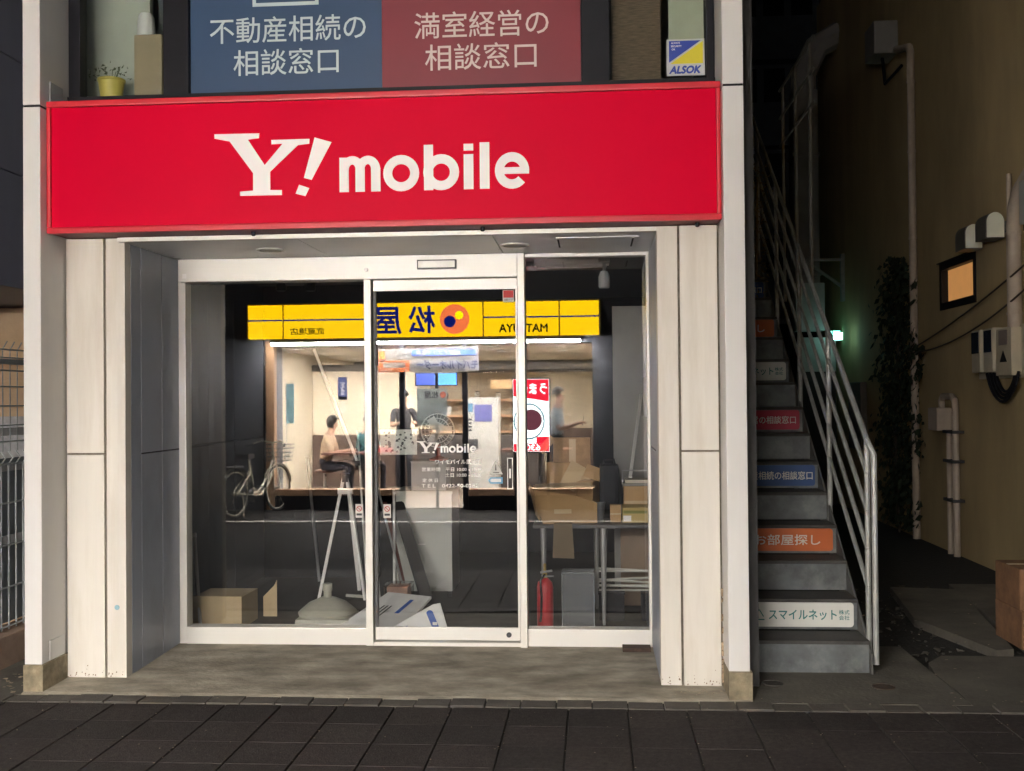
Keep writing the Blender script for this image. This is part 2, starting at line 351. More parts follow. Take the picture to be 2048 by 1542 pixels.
# rubble and weeds in the soil strip
g = MB()
for k in range(420):
    x = rnd.uniform(1.98, 3.6); y = rnd.uniform(6.75, 9.5); s = rnd.uniform(.008, .04)
    if rnd.random() < .5: s *= .5
    vs = [g.bm.verts.new((x + rnd.uniform(-s, s), y + rnd.uniform(-s, s), -.06 + rnd.uniform(-.2, 1) * s)) for _ in range(6)]
    bmesh.ops.convex_hull(g.bm, input=vs)
go = stuff(g.build('rubble', mat('rubble', (.05, .045, .036), .95, var=.6, scale=30))); tag(go, 'dark stones and rubble in the bare soil of the alley', 'rubble')
for k, (x, y, r, lab) in enumerate([(1.57, 6.03, .062, 'rusty round drain cover in the concrete before the stair railing'), (.98, 6.08, .06, 'faint round drain cover at the foot of the stairs by the column')]):
    t = thing('drain_cover', lab, 'drain cover', (x, y, .004))
    MB().lathe((x, y, .003), [(r, 0), (r, .004), (r * .9, .006), (r * .88, .003), (.005, .003)], 24).build('lid', mat('rusty_iron' if k == 0 else 'dull_iron', (.045, .028, .017) if k == 0 else (.05, .045, .038), .8, var=.5, scale=40, bump=.5), t, True)

# ================================================================== SHOP BUILDING
YG = 6.87
bd = thing('shop_building', 'cream panelled shop building with glazed entrance under the red sign', 'building', (-1.1, 6.9, 0))
def bpart(name, m, *a, bev=0): return B(name, m, bd, *a, bev=bev)
# outer columns with joints and concrete feet
for (x0, x1) in ((-3.150, -3.050), (.702, .812)):
    bpart('column', colpaint, x0, x1, 5.75, 6.30, .150, 3.246, bev=.006)
    bpart('column', colpaint, x0, x1, 5.75, 6.30, 3.258, 6.5, bev=.006)
    bpart('column_joint', black, x0 + .004, x1 - .004, 5.756, 6.29, 3.24, 3.262)
    bpart('column_foot', baseblock, x0 - .002, x1 + .012, 5.735, 6.02, -.05, .150, bev=.006)
bpart('access_plate', offwhite, -3.049, -3.044, 5.83, 6.0, .155, .265, bev=.001)
# pilasters made of cream panels
for (x0, x1, y) in ((-3.040, -2.817, 6.02), (-2.803, -2.690, 6.022), (.362, .474, 5.985), (.488, .690, 5.98)):
    zb = .012
    if x1 - x0 > .15:
        bpart('facade_panel', cream, x0, x1, y, 6.10, zb, 1.294, bev=.003)
        bpart('facade_panel', cream, x0, x1, y, 6.10, 1.306, 2.545, bev=.003)
    else: bpart('facade_panel', cream, x0, x1, y, 6.10, zb, 2.545, bev=.003)
bpart('joint_backing', caulk, -3.05, -2.70, 6.045, 6.13, -.02, 2.55)
bpart('joint_backing', caulk, .372, .703, 6.01, 6.13, -.02, 2.55)
rr = random.Random(31); mb = MB()
for k in range(26):
    z = .03 + rr.random() ** 1.6 * .55; h = rr.uniform(.008, .035)
    mb.prism([(.690 + rr.uniform(0, .004), z), (.7015, z + rr.uniform(0, .01)), (.7015, z + h), (.690 + rr.uniform(0, .006), z + h * .8)], 5.972 - rr.uniform(0, .01), 5.99 - k * .0001)
stuff(mb.build('peeling_sealant', mat('old_sealant', (.36, .27, .18), .9, var=.5, scale=60), bd))
for x0, x1, y in ((-3.036, -2.822, 6.0195), (-2.80, -2.693, 6.0215), (.366, .47, 5.9845), (.492, .686, 5.9795)):
    mb = MB()
    for k in range(int((x1 - x0) * 90)):
        x = rr.uniform(x0, x1); z = .014 + rr.expovariate(1) * .022; s_ = rr.uniform(.0012, .0045)
        mb.prism([(x - s_, z), (x + s_ * .8, z + s_ * .3), (x + s_ * .5, z + s_ * 2.2), (x - s_ * .7, z + s_ * 1.6)], y - .0006 - k * .000004, y)
    stuff(mb.build('rust_spots', mat('rust', (.13, .065, .03), .95, var=.5, scale=50), bd))
# grey jamb panels inside the recess
for x, sgn in ((-2.690, 1), (.362, -1)):
    for (y0, y1) in ((6.105, 6.24), (6.247, 6.55), (6.557, 6.83)):
        for (z0, z1) in ((.014, 1.284), (1.294, 2.52)):
            if y0 < 6.2 and z0 > 1: continue
            if y0 < 6.2: z1 = 2.52
            bpart('jamb_panel', greypanel, min(x, x - sgn * .02), max(x, x - sgn * .02), y0, y1, z0, z1, bev=.002)
    bpart('jamb_backing', black, min(x - sgn * .012, x - sgn * .2), max(x - sgn * .012, x - sgn * .2), 6.131, 6.86, -.02, 2.55)
# soffit panels, edge strip, down-light rings and hatch
for (x0, x1) in ((-2.70, -1.68), (-1.674, -.56), (-.554, .375)):
    bpart('soffit_panel', soffitm, x0, x1, 6.035, 6.90, 2.522, 2.56, bev=.002)
bpart('soffit_edge', alum, -2.72, .40, 5.99, 6.034, 2.520, 2.545, bev=.003)
for x in (-1.95, -.455):
    MB().lathe((x, 6.42, 2.521), [(.085, 0), (.085, -.008), (.07, -.010), (.066, -.002), (.03, .012), (.005, .012)], 28).build('downlight', alum, bd, True)
hatch = bpart('soffit_hatch', soffitm, -.20, .27, 6.15, 6.62, 2.514, 2.520, bev=.001)
for x in (-.195, .235): bpart('hatch_hinge', black, x, x + .01, 6.2, 6.52, 2.511, 2.5135)
# glazed front: frame, header, mullions, sills
bpart('frame_post', alum, -2.688, -2.640, 6.82, 6.92, .02, 2.52, bev=.003)
bpart('frame_post', alum, .345, .3605, 6.82, 6.92, .02, 2.52, bev=.003)
bpart('door_header', alum, -2.670, -.470, 6.785, 6.93, 2.372, 2.519, bev=.004)
bpart('mullion', alum, -1.458, -1.413, 6.800, 6.93, .024, 2.371, bev=.003)
bpart('mullion', alum, -.468, -.424, 6.780, 6.93, .024, 2.519, bev=.003)
bpart('window_head', alum, -.423, .344, 6.82, 6.92, 2.496, 2.519, bev=.003)
bpart('window_sill', alum, -2.639, -1.459, 6.815, 6.92, .022, .136, bev=.004)
bpart('window_sill', alum, -.423, .344, 6.815, 6.92, .022, .136, bev=.004)
sen = bpart('door_sensor', mat('sensor_black', (.02, .02, .02), .3), -1.105, -.855, 6.755, 6.784, 2.425, 2.485, bev=.004)
MB().box(-1.097, -.863, 6.751, 6.7545, 2.434, 2.476).build('sensor_lens', mat('sensor_white', (.78, .76, .70), .25), sen)
MB().lathe((-1.436, 6.776, 2.43), [(.012, -.012), (.013, 0), (.012, .008)], 12, 'Y').build('lock_plate', metalm, bd)
MB().box(-2.645, -2.62, 6.782, 6.7845, 2.395, 2.425).build('maker_plate', white, bd)
bpart('window_pane', GLASS, -2.640, -1.4585, 6.866, 6.874, .137, 2.371)
bpart('window_pane', GLASS, -.4235, .3445, 6.866, 6.874, .137, 2.495)
dr = bpart('sliding_door', alum, -1.405, -.474, 6.835, 6.865, 2.298, 2.368, bev=.003)
MB().box(-1.405, -.474, 6.835, 6.865, .058, .138, .003).build('bottom_rail', alum, dr)
MB().box(-1.405, -1.385, 6.835, 6.865, .1385, 2.2975, .002).build('stile', mat('door_gasket', (.05, .05, .05), .5), dr)
MB().box(-.486, -.474, 6.835, 6.865, .1385, 2.2975, .002).build('stile', alum, dr)
MB().box(-1.3845, -.4865, 6.846, 6.854, .139, 2.2975).build('pane', GLASS, dr)
MB().box(-1.41, -.47, 6.80, 6.88, .026, .050).build('threshold', alum, dr)
MB().lathe((-.545, 6.833, .095), [(.016, -.006), (.017, 0), (.016, .002)], 16, 'Y').build('lock', darkgrey, dr, True)
# shop room behind the glass
bpart('room_floor', floorm, -3.0, .62, 6.93, 11.0, -.1, .026)
bpart('room_ceiling', mat('room_ceiling', (.07, .07, .075), .7, var=.1), -3.0, .62, 6.93, 11.0, 2.62, 2.72)
for (y0, y1) in ((6.935, 7.42), (7.425, 8.02), (8.025, 8.62), (8.625, 9.4)):
    for (z0, z1) in ((.03, 1.27), (1.278, 2.61)): bpart('wall_panel', intwall, -2.99, -2.93, y0, y1, z0, z1, bev=.003)
bpart('wall_backing', black, -3.04, -2.992, 6.94, 11.0, -.05, 2.7)
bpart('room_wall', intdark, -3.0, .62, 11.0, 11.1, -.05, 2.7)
bpart('room_wall', intwall, .56, .62, 6.94, 11.0, .027, 2.619)
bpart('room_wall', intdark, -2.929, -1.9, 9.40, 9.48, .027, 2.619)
bpart('room_partition', mat('partition_grey', (.36, .35, .33), .6, var=.06), .17, .52, 9.0, 9.05, .027, 2.36, bev=.004)
bpart('wall_head', black, -3.0, .62, 6.94, 7.0, 2.56, 2.7)
# upper floor
bpart('sill_band', black, -3.049, .701, 6.06, 6.30, 2.56, 3.385)
fr = thing('upper_window', 'black framed upper floor window above the red sign', 'window', (-1.15, 6.1, 3.39))
for (x0, x1) in ((-3.045, -2.975), (-2.475, -2.325), (-.045, .115), (.655, .70)): MB().box(x0, x1, 6.07, 6.16, 3.386, 5.2, .004).build('frame_post', black, fr)
MB().box(-3.045, .70, 6.066, 6.16, 3.345, 3.3855, .003).build('frame_rail', black, fr)
for (x0, x1) in ((-2.974, -2.476), (-2.324, -.046), (.116, .654)): MB().box(x0, x1, 6.12, 6.126, 3.386, 5.2).build('pane', GLASS2, fr)
bpart('upper_wall', mat('upper_room', (.12, .12, .11), .8), -3.0, .69, 7.2, 7.25, 3.2, 5.5)
bpart('upper_floor', mat('upper_room', (.12, .12, .11), .8), -3.0, .69, 6.31, 7.2, 2.8, 3.36)
bpart('curtain', mat('pale_curtain', (.40, .42, .36), .9, var=.06), -3.16, -2.70, 6.42, 6.46, 3.361, 5.2)
bpart('curtain', mat('grey_curtain', (.10, .105, .10), .9), -2.70, -2.48, 6.55, 6.58, 3.361, 5.2)
bpart('roller_blind', mat('brown_blind', (.12, .085, .055), .9, var=.5, scale=60, stretch=(.3, 1, 3)), .13, .41, 6.2, 6.21, 3.361, 5.2)
bpart('window_film', mat('pale_film', (.38, .40, .30), .7), .452, .650, 6.150, 6.155, 3.60, 5.2)
bpart('side_wall', mat('stair_side_wall', (.09, .09, .09), .8, var=.2), .815, .90, 6.02, 14, -.05, 6.5)
bpart('rear_body', darkgrey, -3.0, .814, 11.1, 14, -.05, 6.5)
bpart('upper_body', darkgrey, -3.049, .701, 6.30, 6.9, 5.21, 6.5)

# upper posters (two sheets behind the middle pane)
pb = thing('window_poster', 'blue Japanese poster with white lettering in the upper window', 'poster', (-1.75, 6.13, 3.4))
MB().box(-2.322, -1.192, 6.100, 6.104, 3.392, 5.0).build('sheet', bluep, pb)
text('不動産相続の', postertext, pb, -1.745, 3.755, 6.0995, width=.92, bold=.004, height=.150)
text('相談窓口', postertext, pb, -1.755, 3.565, 6.0995, width=.62, bold=.004, height=.150)
MB().prism([(-1.95, 3.89), (-1.56, 3.89), (-1.56, 3.91), (-1.95, 3.91)], 6.096, 6.0995).prism([(-1.95, 3.911), (-1.93, 3.911), (-1.93, 4.12), (-1.95, 4.12)], 6.096, 6.0995).prism([(-1.58, 3.911), (-1.56, 3.911), (-1.56, 4.12), (-1.58, 4.12)], 6.096, 6.0995).build('icon', postertext, pb)
pr = thing('window_poster', 'red Japanese poster with pale lettering beside the blue one upstairs', 'poster', (-.6, 6.13, 3.4))
MB().box(-1.190, -.048, 6.100, 6.104, 3.392, 5.0).build('sheet', redp, pr)
text('満室経営の', postertext2, pr, -.615, 3.745, 6.0995, width=.77, height=.150, bold=.003)
text('相談窓口', postertext2, pr, -.62, 3.560, 6.0995, width=.64, height=.150, bold=.003)
MB().prism([(-.95, 3.925), (-.62, 3.925), (-.62, 3.94), (-.95, 3.94)], 6.096, 6.0995).build('icon', postertext2, pr)
# security sticker
st = thing('security_sticker', 'small blue and yellow security sticker in the upper window corner', 'sticker', (.54, 6.1, 3.42))
MB().box(.436, .650, 6.112, 6.116, 3.415, 3.622).build('sheet', mat('sticker_silver', (.45, .46, .46), .5), st)
MB().prism([(.45, 3.49), (.45, 3.612), (.628, 3.612)], 6.110, 6.1118).build('blue_field', mat('sticker_blue', (.02, .05, .30), .5), st)
MB().prism([(.456, 3.482), (.64, 3.482), (.64, 3.608)], 6.110, 6.1118).build('yellow_field', mat('sticker_yellow', (.60, .52, .02), .5), st)
text('ALSOK', mat('sticker_blue', (.02, .05, .30)), st, .54, 3.448, 6.1115, width=.175, height=.040, bold=.05, shear=.25)
for k, b in enumerate(('ALWAYS', 'SECURITY', 'OK')): text(b, white, st, .487 - (.012 if k == 2 else 0) + (.004 if k == 1 else 0), 3.60 - k * .018, 6.1095, width=(.05, .06, .02)[k], height=.010)
# pot and bottle-shaped thing on the upper sill
t = thing('plant_pot', 'yellow pot with a small plant on the upper window sill', 'plant pot', (-2.85, 6.21, 3.385))
MB().lathe((-2.85, 6.21, 3.3605), [(.055, 0), (.075, .15), (.08, .152), (.08, .165), (.07, .165), (.06, .12), (.005, .12)], 20).build('pot', mat('pot_yellow', (.50, .42, .10), .5), t, True)
g = MB(); rr = random.Random(5)
for k in range(60):
    p = Vector((-2.85 + rr.uniform(-.13, .11), 6.21 + rr.uniform(-.06, .06), 3.52 + rr.uniform(0, .10) ** 1)); s = rr.uniform(.01, .02)
    v = [g.bm.verts.new(p + Vector((rr.uniform(-s, s), rr.uniform(-s, s), rr.uniform(-s, s)))) for _ in range(3)]; g.bm.faces.new(v)
for k in range(8): g.tube([(-2.85, 6.21, 3.48), (-2.85 + rr.uniform(-.12, .1), 6.21 + rr.uniform(-.04, .04), 3.53 + rr.uniform(0, .08))], .002, 4)
g.build('leaves', mat('pot_plant', (.07, .085, .04), .7, var=.5, scale=40), t)
t = thing('water_bottle', 'tall beige dispenser with white cap behind the upper window', 'dispenser', (-2.56, 6.32, 3.385))
MB().box(-2.74, -2.565, 6.27, 6.39, 3.3605, 3.815, .02).build('body', mat('dispenser_beige', (.30, .24, .15), .6), t)
MB().lathe((-2.685, 6.33, 3.8155), [(.055, 0), (.052, .06), (.046, .12), (.035, .14), (.005, .143)], 18).build('cap', offwhite, t, True)

# ------------------------------------------------------------------ red fascia sign
sg = thing('fascia_sign', 'long red shop sign with white lettering above the entrance', 'sign', (-1.17, 5.95, 2.54))
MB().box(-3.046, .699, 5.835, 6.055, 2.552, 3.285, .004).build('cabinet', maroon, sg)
MB().box(-3.020, .675, 5.818, 5.8345, 2.582, 3.255, .002).build('face', redm, sg)
for (a, b, c, d) in ((-3.046, .699, 2.546, 2.580), (-3.046, .699, 3.257, 3.291)): MB().box(a, b, 5.806, 5.8348, c, d, .009).build('trim', redtrim, sg)
for (a, b) in ((-3.046, -3.022), (.677, .699)): MB().box(a, b, 5.807, 5.8346, 2.5805, 3.2565, .008).build('trim', redtrim, sg)
for x in (-1.9, -.60, .58): MB().lathe((x, 5.93, 2.552), [(.012, 0), (.012, -.02), (.007, -.024)], 10).build('fixing_bolt', black, sg)
for x in (-2.1, -1.0, -.1, .35): MB().lathe((x, 5.86, 3.285), [(.008, 0), (.008, .014), (.004, .018)], 10).build('screw', metalm, sg)
wordmark(sg, -1.377, 2.742, .1955, 5.8175, .003, white)
MB().box(-3.043, -3.035, 5.84, 5.98, 3.291, 3.41).build('bracket', mat('bracket_grey', (.3, .31, .33), .4), sg)

# ------------------------------------------------------------------ door lettering and stickers
dl = thing('door_lettering', 'white shop name and opening hours lettered on the sliding door glass', 'lettering', (-.9, 6.845, 1.1))
wordmark(dl, -.975, 1.255, .043, 6.8455, .0008, white)
text('ワイモバイル武蔵境', white, dl, -.862, 1.196, 6.8455, width=.30, height=.030, bold=.02, depth=.0006)
text('営業時間　平日 10:00 - 19:00', white, dl, -.905, 1.148, 6.8455, width=.385, height=.026, bold=.008, depth=.0006)
text('土日 10:00 - 19:00', white, dl, -.830, 1.112, 6.8455, width=.235, height=.026, bold=.008, depth=.0006)
text('定 休 日', white, dl, -1.045, 1.078, 6.8455, width=.10, height=.024, bold=.01, depth=.0006)
text('T E L　0422-50-0282', white, dl, -.917, 1.043, 6.8455, width=.365, height=.022, bold=.015, depth=.0006)
t = thing('warning_sticker', 'white triangular automatic door sticker on the door glass', 'sticker', (-.62, 6.845, 1.13))
MB().prism([(-.665, 1.115), (-.578, 1.115), (-.6215, 1.205)], 6.8445, 6.8455).build('triangle', mat('sticker_grey', (.50, .50, .47), .6), t)
MB().prism([(-.627, 1.14), (-.616, 1.14), (-.6195, 1.178), (-.6235, 1.178)], 6.8437, 6.8444).prism([(-.64, 1.124), (-.60, 1.124), (-.60, 1.130), (-.64, 1.130)], 6.8437, 6.8444).build('figure', darkgrey, t)
t = thing('door_sticker', 'small blue and white arrow sticker below the triangle on the door', 'sticker', (-.62, 6.845, 1.08))
MB().prism([(-.672, 1.076), (-.655, 1.096), (-.578, 1.096), (-.578, 1.056), (-.655, 1.056)], 6.8447, 6.8455).build('arrow', mat('sticker_azure', (.06, .25, .42), .5), t)
MB().prism([(-.660, 1.076), (-.65, 1.087), (-.588, 1.087), (-.588, 1.066), (-.65, 1.066)], 6.8437, 6.8446).build('panel', paper, t)
for nx, nz, lab in ((-1.512, .885, 'no smoking sticker low on the left window glass by the mullion'), (-1.325, .885, 'no smoking sticker low on the sliding door glass')):
    yy = 6.8655 if nx < -1.4 else 6.8455
    t = thing('no_smoking_sticker', lab, 'sticker', (nx, yy, nz - .05))
    MB().box(nx - .024, nx + .024, yy - .0009, yy, nz - .048, nz + .040).build('sheet', mat('sticker_pale', (.60, .57, .53), .7), t)
    o, i = ring(nx, nz + .010, .018, .0135); mb = MB(); band(mb, o, i, yy - .0017, yy - .001)
    mb.prism([(nx - .013, nz + .020), (nx - .010, nz + .023), (nx + .013, nz), (nx + .010, nz - .003)], yy - .0022, yy - .0018).build('prohibition_mark', mat('sticker_red', (.42, .02, .02), .6), t)
    MB().prism([(nx - .018, nz - .034), (nx + .018, nz - .034), (nx + .018, nz - .020), (nx - .018, nz - .020)], yy - .0017, yy - .001).build('caption', darkgrey, t)
t = thing('door_sticker', 'small red and white sticker at the top corner of the sliding door', 'sticker', (-.52, 6.845, 2.23))
MB().box(-.567, -.494, 6.8447, 6.8455, 2.215, 2.292).build('sheet', mat('sticker_pale', (.6, .57, .53)), t)
MB().box(-.563, -.498, 6.8437, 6.8446, 2.243, 2.289).build('red_field', mat('sticker_red', (.42, .02, .02)), t)
text('自動ドア', darkgrey, t, -.5305, 2.229, 6.8445, width=.055, height=.016, depth=.0005)
t = thing('vertical_sticker', 'tall narrow outlined sticker on the door glass beside the mullion', 'sticker', (-.53, 6.845, 1.0))
mb = MB()
for (a, b, c, d) in ((-.548, -.543, 1.02, 1.22), (-.517, -.512, 1.02, 1.22), (-.5425, -.5175, 1.215, 1.22), (-.5425, -.5175, 1.02, 1.025)): mb.box(a, b, 6.8447, 6.8455, c, d)
mb.build('outline', paper, t); MB().box(-.536, -.524, 6.8447, 6.8455, 1.09, 1.15).build('mark', paper, t)
t = thing('paper_notice', 'sheet of white paper with black scribbled figures inside the door', 'notice', (-1.25, 6.87, 1.25))
MB().box(-1.370, -1.130, 6.858, 6.860, 1.243, 1.405).build('sheet', mat('notice_paper', (.50, .52, .47), .8, var=.2, scale=30), t)
rr = random.Random(11); mb = MB()
for k in range(46):
    x = rr.uniform(-1.35, -1.15); z = rr.uniform(1.26, 1.39); s = rr.uniform(.004, .011)
    mb.prism([(x - s, z - s * rr.uniform(.4, 1)), (x + s, z - s * .6), (x + s * rr.uniform(.2, 1), z + s), (x - s * .7, z + s * rr.uniform(.3, 1))], 6.8565 - k * .00001, 6.8577)
mb.build('figures', darkgrey, t)
t = thing('round_sticker', 'tiny pale blue round sticker low on the left cream pilaster', 'sticker', (-2.745, 6.02, .41))
MB().lathe((-2.745, 6.021, .415), [(.014, -.0015), (.015, 0)], 18, 'Y').build('disc', mat('sticker_teal', (.25, .42, .48), .5), t)
t = thing('door_wedge', 'flat dark brown block lying by the glass on the concrete', 'block', (.27, 6.77, .03))
MB().box(.17, .345, 6.69, 6.80, .0255, .050, .004).build('block', mat('brown_brick', (.05, .03, .022), .9, var=.4, scale=40, bump=.6), t)

# ================================================================== THINGS INSIDE THE SHOP
FZ = .0265
t = thing('cardboard_box', 'low pale cardboard box behind the left window corner', 'box', (-2.6, 7.45, FZ))
MB().box(-2.775, -2.425, 7.28, 7.62, FZ, .245, .004).build('body', cardp, t)
MB().box(-2.775, -2.425, 7.262, 7.279, FZ, .250).build('front_flap', cardp, t)
t = thing('cardboard_sheet', 'small upright cardboard sheet beside the low pale box', 'cardboard', (-2.36, 7.7, FZ))
MB().prism([(-2.41, FZ), (-2.31, FZ), (-2.31, .29), (-2.33, .25), (-2.41, .17)], 7.70, 7.712).build('sheet', cardp, t)
t = thing('white_pole', 'thin white pole leaning in the left window corner', 'pole', (-2.72, 7.24, FZ))
MB().tube([(-2.70, 7.22, FZ + .012), (-2.83, 7.46, .64)], .012, 10).build('shaft', offwhite, t, True)
MB().tube([(-2.828, 7.457, .632), (-2.834, 7.468, .66)], .015, 10).build('end_cap', white, t, True)
t = thing('parasol_base', 'grey plastic parasol base with a short upright tube', 'parasol base', (-1.87, 7.45, FZ))
pbm = mat('parasol_plastic', (.40, .39, .32), .5, var=.1, scale=12)
MB().box(-2.06, -1.68, 7.27, 7.63, FZ, .095, .03).build('foot', pbm, t)
MB().lathe((-1.87, 7.45, .0955), [(.20, 0), (.205, .02), (.19, .035), (.13, .085), (.06, .115), (.045, .12), (.005, .12)], 28).build('dome', pbm, t, True)
MB().lathe((-1.87, 7.45, .21), [(.028, 0), (.028, .05), (.034, .052), (.034, .10), (.026, .102), (.005, .102)], 16).build('tube', pbm, t, True)
t = thing('tripod_stand', 'white tripod stand with a long slanting arm behind the left window', 'tripod', (-1.95, 8.3, FZ))
for q in ((-2.155, 8.30, FZ + .008), (-1.785, 8.30, FZ + .008), (-1.93, 8.75, FZ + .008)):
    a = Vector((-1.955 if q[0] < -2 else -1.925, 8.32, .99)); MB().obox(a, q, .013, .011).build('leg', white, t)
MB().box(-2.0, -1.88, 8.305, 8.325, .86, .905, .003).build('brace', white, t)
MB().lathe((-1.94, 8.33, .955), [(.035, 0), (.035, .06), (.02, .07), (.02, .12), (.006, .125)], 14).build('head', darkgrey, t, True)
MB().box(-1.96, -1.83, 8.33, 8.36, 1.081, 1.12, .003).build('clamp', black, t)
MB().tube([(-1.845, 8.345, 1.10), (-2.19, 8.345, 2.0)], .011, 8).build('arm', white, t, True)
MB().obox((-1.94, 8.31, .07), (-1.79, 8.31, .06), .012, .01).build('foot_bar', pbm, t)
t = thing('metal_pole', 'slim grey pole leaning behind the white tripod', 'pole', (-2.30, 8.9, FZ))
MB().tube([(-2.30, 8.9, FZ + .012), (-2.53, 9.385, 1.08)], .012, 8).build('shaft', metalm, t, True)
MB().tube([(-2.297, 8.894, FZ + .005), (-2.305, 8.91, FZ + .045)], .015, 8).build('foot', darkgrey, t, True)
t = thing('cabinet', 'plain pale grey cabinet standing inside behind the sliding door', 'cabinet', (-1.34, 8.6, FZ))
cabm = mat('cabinet_grey', (.50, .51, .47), .5, var=.05, scale=2)
MB().box(-1.575, -1.125, 8.50, 8.95, .07, .845, .004).build('body', cabm, t)
MB().box(-1.595, -1.115, 8.485, 8.96, .8455, .868, .003).build('top', cabm, t)
for x in (-1.55, -1.15):
    for y in (8.53, 8.92): MB().box(x - .015, x + .015, y - .015, y + .015, FZ, .0695).build('foot', darkgrey, t)
MB().box(-1.40, -1.34, 8.4965, 8.4995, .44, .448).build('scratch', white, t)
t = thing('white_carton', 'small whitish carton standing on the grey cabinet', 'carton', (-1.31, 8.65, .868))
MB().box(-1.455, -1.172, 8.53, 8.78, .8685, 1.095, .004).build('body', mat('carton_white', (.46, .44, .42), .8, var=.08), t)
MB().box(-1.46, -1.167, 8.525, 8.785, 1.0955, 1.101).build('lid', mat('carton_white', (.46, .44, .42)), t)
t = thing('desk_fan', 'small round desk fan on top of the whitish carton', 'fan', (-1.25, 8.66, 1.101))
fm = mat('fan_grey', (.46, .46, .43), .4)
MB().lathe((-1.25, 8.66, 1.1015), [(.075, 0), (.08, .012), (.03, .03), (.016, .04), (.016, .13), (.004, .132)], 20).build('base', mat('fan_base', (.38, .08, .05), .4), t, True)
MB().lathe((-1.25, 8.66, 1.345), [(.05, .10), (.055, .03), (.05, .0), (.004, -.0)], 18, 'Y').build('motor', fm, t, True)
mb = MB()
for r_, yy in ((.135, 8.64), (.135, 8.60), (.10, 8.583), (.065, 8.575)): mb.tube([(-1.25 + r_ * math.cos(2 * math.pi * k / 28), yy, 1.345 + r_ * math.sin(2 * math.pi * k / 28)) for k in range(28)], .003, 5, True)
for k in range(24):
    a = 2 * math.pi * k / 24; c, s_ = math.cos(a), math.sin(a)
    mb.tube([(-1.25 + .135 * c, 8.64, 1.345 + .135 * s_), (-1.25 + .135 * c, 8.60, 1.345 + .135 * s_), (-1.25 + .06 * c, 8.574, 1.345 + .06 * s_), (-1.25 + .02 * c, 8.57, 1.345 + .02 * s_)], .0016, 4)
mb.build('guard', fm, t)
MB().lathe((-1.25, 8.575, 1.345), [(.03, -.008), (.032, 0), (.03, .006)], 16, 'Y').build('badge', fm, t, True)
for k in range(3):
    a = 2 * math.pi * k / 3
    MB().obox((-1.25 + .02 * math.cos(a), 8.62, 1.345 + .02 * math.sin(a)), (-1.25 + .115 * math.cos(a), 8.615, 1.345 + .115 * math.sin(a)), .035, .002, (0, 1, .3)).build('blade', fm, t)
for k, (a, b, hw, m_, lab) in enumerate([((-1.56, 8.485, .78), (-1.25, 8.06, FZ + .02), .05, mat('plank_dark', (.03, .028, .028), .6), 'dark board leaning against the grey cabinet'),
                                          ((-1.66, 8.46, .78), (-1.40, 8.02, FZ + .02), .018, mat('plank_red', (.14, .04, .028), .6), 'reddish brown wooden rod leaning against the grey cabinet'),
                                          ((-1.585, 8.475, .88), (-1.50, 8.0, FZ + .012), .010, offwhite, 'slim white rod leaning against the grey cabinet')]):
    t = thing(('leaning_board', 'wooden_rod', 'white_rod')[k], lab, ('board', 'rod', 'rod')[k], (b[0], b[1], FZ))
    MB().obox(a, b, hw, .010).build('shaft', m_, t)
for k, (a, b, r_, m_, lab) in enumerate([((-1.78, 8.44, 1.02), (-1.60, 7.96, FZ + .012), .011, offwhite, 'white pole leaning behind the door mullion'), ((-1.70, 8.40, .90), (-1.38, 7.93, FZ + .012), .009, metalm, 'steel pole leaning across the planks by the cabinet'), ((-1.88, 8.5, 1.35), (-1.72, 8.1, FZ + .012), .008, offwhite, 'long thin pale pole leaning beside the white tripod')]):
    t = thing('leaning_pole', lab, 'pole', (b[0], b[1], FZ)); MB().tube([a, b], r_, 8).build('shaft', m_, t, True); MB().tube([Vector(b), Vector(b).lerp(Vector(a), .05)], r_ + .003, 8).build('foot', darkgrey, t, True)
t = thing('wrapped_parcel', 'pinkish parcel wrapped in bubble wrap behind the door', 'parcel', (-1.44, 7.78, FZ))
MB().box(-1.50, -1.345, 7.70, 7.86, FZ, .245, .012).build('body', mat('pink_parcel', (.52, .28, .20), .6, var=.15, scale=20), t)
MB().box(-1.52, -1.325, 7.68, 7.88, FZ + .002, .262, .02).build('bubble_wrap', CLEAR, t)
blu = mat('carton_blue', (.02, .09, .40), .5)
t = thing('flat_carton', 'white flattened carton with blue stripe lying behind the door', 'carton', (-1.5, 7.45, FZ))
c1 = MB(); vs = [c1.bm.verts.new(p) for p in ((-1.76, 7.20, FZ + .002), (-1.30, 7.20, FZ + .002), (-1.16, 7.62, .175), (-1.47, 7.62, .205))]
c1.bm.faces.new(vs); r_ = bmesh.ops.extrude_face_region(c1.bm, geom=list(c1.bm.faces)); [setattr(v, 'co', v.co + Vector((0, .012, -.02)) * 0 + Vector((0, -.008, .018))) for v in r_['geom'] if isinstance(v, bmesh.types.BMVert)]
c1.build('panel', paper, t)
def onpl(u, v, lift=.0):   # point on the first carton
    a, b, c, d = Vector((-1.76, 7.192, FZ + .02)), Vector((-1.30, 7.192, FZ + .02)), Vector((-1.16, 7.612, .193)), Vector((-1.47, 7.612, .223))
    p = (a * (1 - u) + b * u) * (1 - v) + (d * (1 - u) + c * u) * v
    return p + Vector((0, -.4, .9)).normalized() * lift
mb = MB(); mb.bm.faces.new([mb.bm.verts.new(onpl(u, v, .0015)) for u, v in ((.62, .45), (.70, .45), (.72, .85), (.64, .85))]); mb.build('stripe', blu, t)
mb = MB()
for q in range(3): mb.bm.faces.new([mb.bm.verts.new(onpl(u, v, .0015)) for u, v in ((.26 + q * .07, .3), (.29 + q * .07, .3), (.30 + q * .07, .65), (.27 + q * .07, .65))])
mb.build('printed_lines', darkgrey, t)
t = thing('flat_carton', 'white carton board with blue oval mark leaning at the bottom of the door', 'carton', (-1.15, 7.2, FZ))
